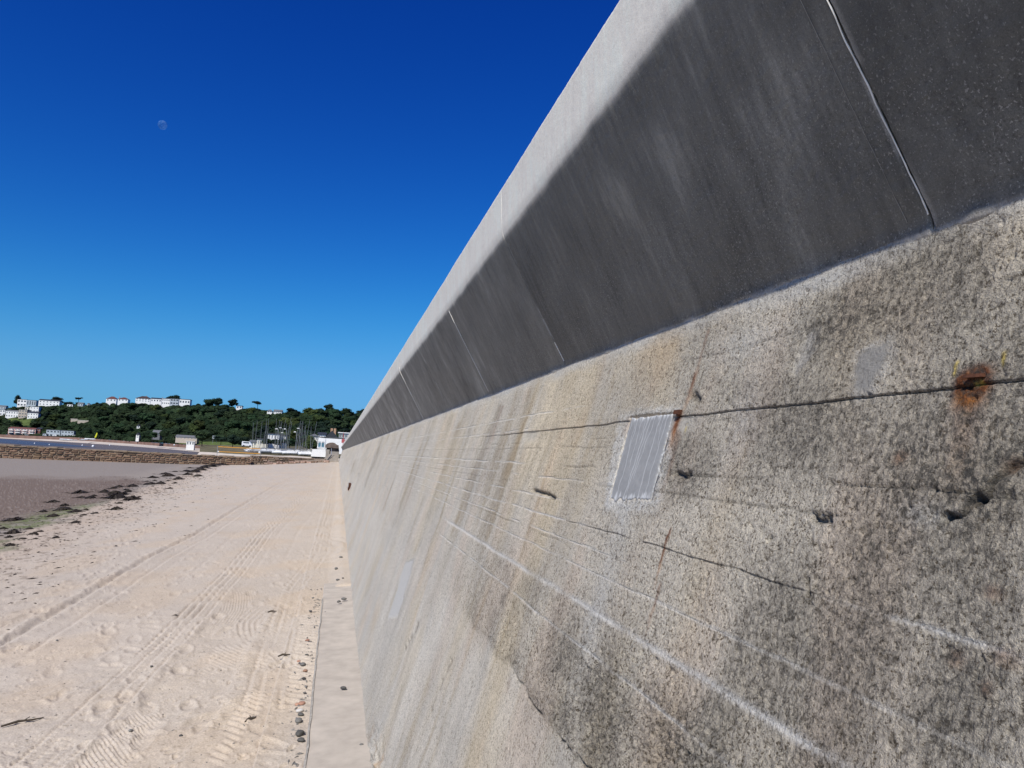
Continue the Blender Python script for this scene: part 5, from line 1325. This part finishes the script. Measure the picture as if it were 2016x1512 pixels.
# bushes on the low land round the villas
for i, (u, v, Y, hgt, wid, k) in enumerate([(610, 880, 215, 3.4, 4.5, 1), (616, 884, 200, 2.6, 3.6, 1), (604, 884, 205, 2.4, 4.2, 1), (622, 886, 190, 1.8, 3.2, 1), (525, 876, 235, 2.2, 4.5, 0), (545, 877, 230, 2.0, 5, 0), (570, 878, 235, 2.6, 5, 0), (588, 879, 240, 3.0, 5.4, 0), (458, 876, 400, 5.5, 9, 0), (398, 869, 470, 7.5, 13, 0), (392, 866, 490, 4, 8, 0), (478, 878, 390, 5, 9, 0), (500, 879, 330, 3.6, 7, 0), (435, 870, 430, 3.4, 12, 0), (322, 862, 560, 6, 10, 0), (300, 863, 600, 5, 9, 0)]):
    p_ = at(u, v, Y); lab = ['yellowish bush left of the white beach building, %s' % ('tallest' if i == 0 else 'second tallest' if i == 1 else 'low left one' if i == 2 else 'smallest, nearest one')][0] if k else None
    if lab is None: lab = {4: 'dark bush before the large white villa', 5: 'dark low bush right of the villa', 6: 'dark bush behind the middle masts', 7: 'dark bush behind the right-hand masts', 8: 'dark rounded tree left of the villas', 9: 'bushy green tree left of the notice board', 10: 'small tree behind the pavilion end', 11: 'dark tree right of the grass bank', 12: 'dark bush left of the cream outbuilding', 13: 'long clipped hedge behind the notice board', 14: 'bushy tree at the shore left of the pavilion', 15: 'bushy tree before the grey-roofed shed'}[i]
    tree(p_-[0, 0, .3*hgt], hgt*1.3, wid, CL if k else CD if i in (8, 11, 13, 5) else CR, TRUNK, lab, None, r, 'bush' if hgt < 4 else 'tree', 'bush' if hgt < 4 else 'tree')
# lawn strip and undergrowth
Q2 = [ray(u, v) for u, v in ((360, 868), (480, 872))]
V = []
for u in np.linspace(352, 480, 14):
    q = ray(u, 870); q = q[0]/q[1]; y0 = float(Yb(q))-6
    for dyv, dz in ((0, .2), (16, 1.6), (30, 2.6)): V.append((q*(y0+dyv), y0+dyv, bot_slope(q)*Yb(q)+EYE+dz))
me = mesh_np('lawn', np.array(V), grid_faces(14, 3), M['grass'], True)
if me.polygons[0].normal.z < 0: me.flip_normals()
tag(link(bpy.data.objects.new('lawn', me)), kind='structure')
V = []
for u in np.linspace(14, 66, 12):
    for v in (841, 833, 825.5):
        P_, t = on_hill(u, v); V.append((P_[0], P_[1], P_[2]+1.2))
me = mesh_np('grass_slope', np.array(V), grid_faces(12, 3), M['grass'], True)
if me.polygons[0].normal.z < 0: me.flip_normals()
tag(link(bpy.data.objects.new('grass_slope', me)), kind='structure')

# ================================================================== SEAWEED, PEBBLES, DEBRIS
def weed_mesh(seed):
    r_ = np.random.default_rng(seed); V = []; Fs = []
    for k in range(46):
        a = r_.uniform(0, 6.28); rad = abs(r_.normal(0, .36)); x_, y_ = rad*math.cos(a), rad*math.sin(a)*.55
        hz = max(.02, .30*math.exp(-(rad/.35)**2)); d = r_.uniform(0, 6.28); L = r_.uniform(.14, .34); wv = r_.uniform(.03, .07)
        dx, dy_ = math.cos(d)*L, math.sin(d)*L; nx, ny = -math.sin(d)*wv, math.cos(d)*wv; z_ = hz*r_.uniform(.3, 1.1)
        i0 = len(V); V += [(x_-dx, y_-dy_, z_*.25), (x_+nx, y_+ny, z_), (x_+dx, y_+dy_, z_*.35), (x_-nx, y_-ny, z_+.03)]; Fs.append((i0, i0+1, i0+2, i0+3))
    n0 = len(V); m_ = 14                     # mound below the fronds
    V.append((0, 0, .27))
    for ring, (rr, zz) in enumerate(((.25, .19), (.5, .02))):
        for k in range(m_):
            a = 6.283*k/m_; q = rr*(1+.35*r_.normal()*.5); V.append((q*math.cos(a), q*math.sin(a)*.55, max(0, zz+r_.normal()*.03)-(.06 if ring else 0)))
    b_ = MB(); b_.add(V, Fs)
    f = [(n0, n0+1+k, n0+1+(k+1) % m_) for k in range(m_)]+[(n0+1+k, n0+1+m_+k, n0+1+m_+(k+1) % m_, n0+1+(k+1) % m_) for k in range(m_)]
    b_.f += f
    return b_.mesh('seaweed_clump', M['weed'])
WM = [weed_mesh(k) for k in range(5)]
wpx = [(160, 971, 30), (108, 989, 26), (127, 996, 16), (126, 1004, 30), (150, 1008, 24), (30, 1024, 32), (105, 1017, 24), (5, 1042, 20), (58, 1042, 14), (27, 1050, 26), (80, 1047, 14), (66, 1052, 18), (18, 1058, 16), (3, 1055, 10),
       (185, 977, 14), (160, 980, 20), (178, 981, 22), (236, 959, 18), (225, 962, 14), (262, 958, 24), (248, 965, 14), (252, 969, 16), (207, 969, 18), (228, 971, 24), (219, 975, 16), (242, 974, 22), (232, 981, 34), (260, 984, 34), (237, 991, 12), (274, 979, 10),
       (302, 941, 24), (325, 934, 22), (332, 938, 26), (290, 948, 10), (305, 947, 10), (332, 947, 12), (296, 954, 26), (318, 953, 22), (345, 929, 12), (352, 944, 20), (370, 935, 20), (368, 928, 18), (385, 930, 24), (395, 926, 26), (402, 922, 30), (415, 919, 30), (424, 917, 26), (438, 915.5, 24), (390, 938, 18), (345, 952, 10), (375, 922, 16), (232, 1003, 28), (170, 1004, 12), (165, 1015, 14), (150, 1029, 18), (188, 1011, 14), (85, 1008, 16), (335, 962, 12), (45, 1062, 16), (20, 1075, 18), (70, 1062, 12), (110, 1060, 14)]
r = random.Random(44)
for i, (u, v, w) in enumerate(wpx):
    p_ = on_beach(u, v); L = w*p_[1]/F_PX*1.05
    o = bpy.data.objects.new('seaweed_clump', WM[i % 5]); link(o); o.location = (p_[0], p_[1], ground(p_[0], p_[1])-.005); o.rotation_euler = (0, 0, r.uniform(-.5, .5)+(math.pi if r.random() < .5 else 0))
    o.scale = (L, L*r.uniform(.9, 2.2), L*r.uniform(.6, .95)*min(1, .55/L+.3))
    tag(o, 'dark clump of stranded seaweed on the damp sand of the strandline', 'seaweed', 'seaweed clumps along the strandline')
# loose seaweed scraps and shell grit: uncountable
r_ = np.random.default_rng(8); b = MB()
def scrap(x, y, s, flat=.35):
    z_ = ground(x, y); a = r_.uniform(0, 6.28); c, d = math.cos(a), math.sin(a); l = s*r_.uniform(.7, 2.2); w = s*r_.uniform(.25, .6)
    b.add([(x-c*l, y-d*l, z_-.002), (x-d*w, y+c*w, z_+s*flat*.3), (x+c*l, y+d*l, z_+.001), (x+d*w, y-c*w, z_+s*flat*.2), (x, y, z_+s*flat)], [(0, 3, 4), (3, 2, 4), (2, 1, 4), (1, 0, 4)])
for k in range(2600):
    yv = 6+60*r_.random()**1.6; ex = np.interp(yv, [0, 5, 11, 15, 30, 60, 100, 128], [-4.3, -4.5, -5.1, -5.6, -7.6, -11.2, -15.5, -17.5]); xv = ex+r_.normal(-.3, .9)*(1+yv*.02)+.3
    scrap(xv, yv, r_.uniform(.006, .034)*(1+yv*.022))
tag(b.build('seaweed_scraps', M['weed']), 'scattered dark scraps of seaweed along the damp sand edge', 'seaweed', None, 'stuff')
b = MB()
for k in range(1500):
    yv = 2.3+22*r_.random()**1.7; xv = -.08-.42*yv*r_.random(); scrap(xv, yv, r_.uniform(.003, .010), .5)
for k in range(260):
    yv = 2.3+7*r_.random(); xv = -.07-abs(r_.normal(0, .06)); scrap(xv, yv, r_.uniform(.004, .018), .5)
tag(b.build('shell_grit', M['pebble']), 'fine dark grit and shell fragments strewn over the dry sand', 'grit', None, 'stuff')
def pebble_mesh(seed, m):
    bm = bmesh.new(); bmesh.ops.create_icosphere(bm, subdivisions=2, radius=.5); r_2 = random.Random(seed)
    ax = [Vector((r_2.gauss(0, 1), r_2.gauss(0, 1), r_2.gauss(0, 1))).normalized() for _ in range(4)]
    for v_ in bm.verts:
        for a in ax:
            dd = v_.co.dot(a)
            if dd > .33: v_.co -= a*(dd-.33)*.8
        v_.co *= 1+r_2.uniform(-.03, .03)
    me = bpy.data.meshes.new('pebble'); bm.to_mesh(me); bm.free(); me.materials.append(m); me.polygons.foreach_set('use_smooth', [True]*len(me.polygons)); return me
PM = {'d': [pebble_mesh(k, M['pebble']) for k in range(4)], 'r': [pebble_mesh(10+k, M['pebble_red']) for k in range(2)], 'w': [pebble_mesh(20+k, M['pebble_white']) for k in range(2)]}
spec = [(676, 1357, 13, 'd', 'single dark grey pebble alone on the concrete footing'), (677, 1181, 11, 'd', 'larger of two dark pebbles touching on the footing near the wall'), (667, 1186, 9, 'd', 'smaller of two dark pebbles touching on the footing near the wall'), (662, 1121, 9, 'd', 'dark pebble on the sand where the footing disappears'), (671, 1098, 7, 'd', 'farthest small dark pebble close to the wall'), (665, 1143, 8, 'd', 'flat dark pebble lying just before the buried end of the footing'), (675, 1139, 5, 'd', 'tiny dark pebble touching the wall foot'), (712, 1468, 9, 'd', 'grey pebble in the corner where footing meets wall'),
        (588, 1422, 17, 'd', 'dark angular slate by the footing edge below the white stone'), (590, 1448, 22, 'd', 'large grey stone lowest of the pile by the footing edge'), (593, 1460, 16, 'd', 'greenish stone lowest at the footing edge'), (590, 1402, 15, 'w', 'white stone in the pile by the footing edge'), (594, 1388, 17, 'r', 'reddish stone topmost of the pile by the footing edge'), (585, 1389, 12, 'r', 'small reddish shard left of the reddish stone'), (592, 1409, 13, 'd', 'dark pebble between the white stone and the slate'), (600, 1365, 7, 'd', 'small dark pebble above the reddish stone'),
        (598, 1337, 8, 'd', 'dark chip beside the footing edge, under a brown one'), (600, 1322, 10, 'r', 'brown stone against the footing edge, midway'), (596, 1310, 12, 'd', 'flat dark stone in the upper group by the footing'), (588, 1303, 8, 'r', 'small brown stone left of the flat dark one'), (604, 1291, 8, 'd', 'dark pebble topping the upper group by the footing'), (605, 1262, 9, 'r', 'brown stone alone against the footing edge'), (611, 1204, 7, 'd', 'small dark pebble at the footing edge near its buried end'), (616, 1178, 6, 'd', 'tiny dark pebble at the footing edge, farthest one'), (640, 1205, 3, 'd', 'tiny speck-sized pebble on the footing'),
        (257, 1440, 9, 'd', 'small dark pebble in the ripply tyre track'), (356, 1450, 8, 'd', 'dark pebble on the right shoulder of the tyre track'), (298, 1313, 6, 'd', 'small dark pebble beside the narrow tyre lines'), (112, 1262, 6, 'd', 'small dark pebble on the open sand at left'), (520, 1432, 6, 'd', 'small pebble midway between tyre track and footing')]
for i, (u, v, w, k, lab) in enumerate(spec):
    p_ = on_beach(u, v); onfoot = p_[0] > -.05 and p_[1] < 9
    z_ = (.045+.012 if onfoot else ground(p_[0], p_[1])); d = ray(u, v); kk = (z_-EYE)/d[2]; x_, y_ = d[0]*kk, d[1]*kk
    s = w*y_/F_PX
    o = bpy.data.objects.new('pebble', PM[k][i % len(PM[k])]); link(o); o.location = (x_, y_, z_+s*.18); o.scale = (s, s*r.uniform(.7, 1.0), s*r.uniform(.45, .6)); o.rotation_euler = (0, 0, r.uniform(0, 6.28)); tag(o, lab, 'pebble', 'pebbles on the sand and footing')
# driftwood twigs
for u, v, L, a, lab in ((45, 1425, .22, .6, 'short driftwood stick lying on the open sand at left'), (560, 1292, .10, .4, 'small forked twig on the sand left of the footing'), (536, 1206, .09, .3, 'thin twig by the tyre lines near the footing'), (495, 1417, .10, .9, 'small twig lying left of the stone pile')):
    p_ = on_beach(u, v); z_ = ground(p_[0], p_[1])
    root = empty('driftwood_twig', (p_[0], p_[1], z_), a, lab, 'driftwood')
    MB().path([(-L/2, 0, .004), (-L*.1, .01, .012), (L*.2, -.004, .010), (L/2, .012, .006)], [.006, .008, .006, .003]).build('stem', M['bark'], root)
    MB().path([(0, .006, .010), (L*.2, .035, .018)], [.004, .002]).build('branchlet', M['bark'], root)

# ================================================================== MOON
mm = bpy.data.materials.new('moon_through_air'); mm.use_nodes = True; nt = mm.node_tree; nt.nodes.clear()
out = nt.nodes.new('ShaderNodeOutputMaterial'); mx = nt.nodes.new('ShaderNodeMixShader'); tr = nt.nodes.new('ShaderNodeBsdfTransparent'); df = nt.nodes.new('ShaderNodeBsdfDiffuse')
tc = nt.nodes.new('ShaderNodeTexCoord'); nz = nt.nodes.new('ShaderNodeTexNoise'); nz.inputs['Scale'].default_value = 1.6; cr = nt.nodes.new('ShaderNodeValToRGB')
cr.color_ramp.elements[0].position = .42; cr.color_ramp.elements[0].color = (.10, .26, .50, 1); cr.color_ramp.elements[1].position = .62; cr.color_ramp.elements[1].color = (.30, .52, .85, 1)  # blue of the air in front is painted into the moon's colour
mp = nt.nodes.new('ShaderNodeMapping'); mp.inputs['Scale'].default_value = (.022,)*3
nt.links.new(tc.outputs['Object'], mp.inputs[0]); nt.links.new(mp.outputs[0], nz.inputs[0]); nt.links.new(nz.outputs['Fac'], cr.inputs[0]); nt.links.new(cr.outputs[0], df.inputs[0])
mx.inputs[0].default_value = .18; nt.links.new(tr.outputs[0], mx.inputs[1]); nt.links.new(df.outputs[0], mx.inputs[2]); nt.links.new(mx.outputs[0], out.inputs[0])
d = ray(320, 246); d = d/np.linalg.norm(d)*9000
me = bpy.data.meshes.new('moon'); bm = bmesh.new(); bmesh.ops.create_uvsphere(bm, u_segments=32, v_segments=20, radius=8.3/F_PX*9000*.93); bm.to_mesh(me); bm.free(); me.materials.append(mm); me.polygons.foreach_set('use_smooth', [True]*len(me.polygons))
o = link(bpy.data.objects.new('moon', me)); o.location = (d[0], d[1], d[2]+EYE); o.visible_shadow = True
tag(o, 'pale gibbous daytime moon high in the blue sky', 'moon')
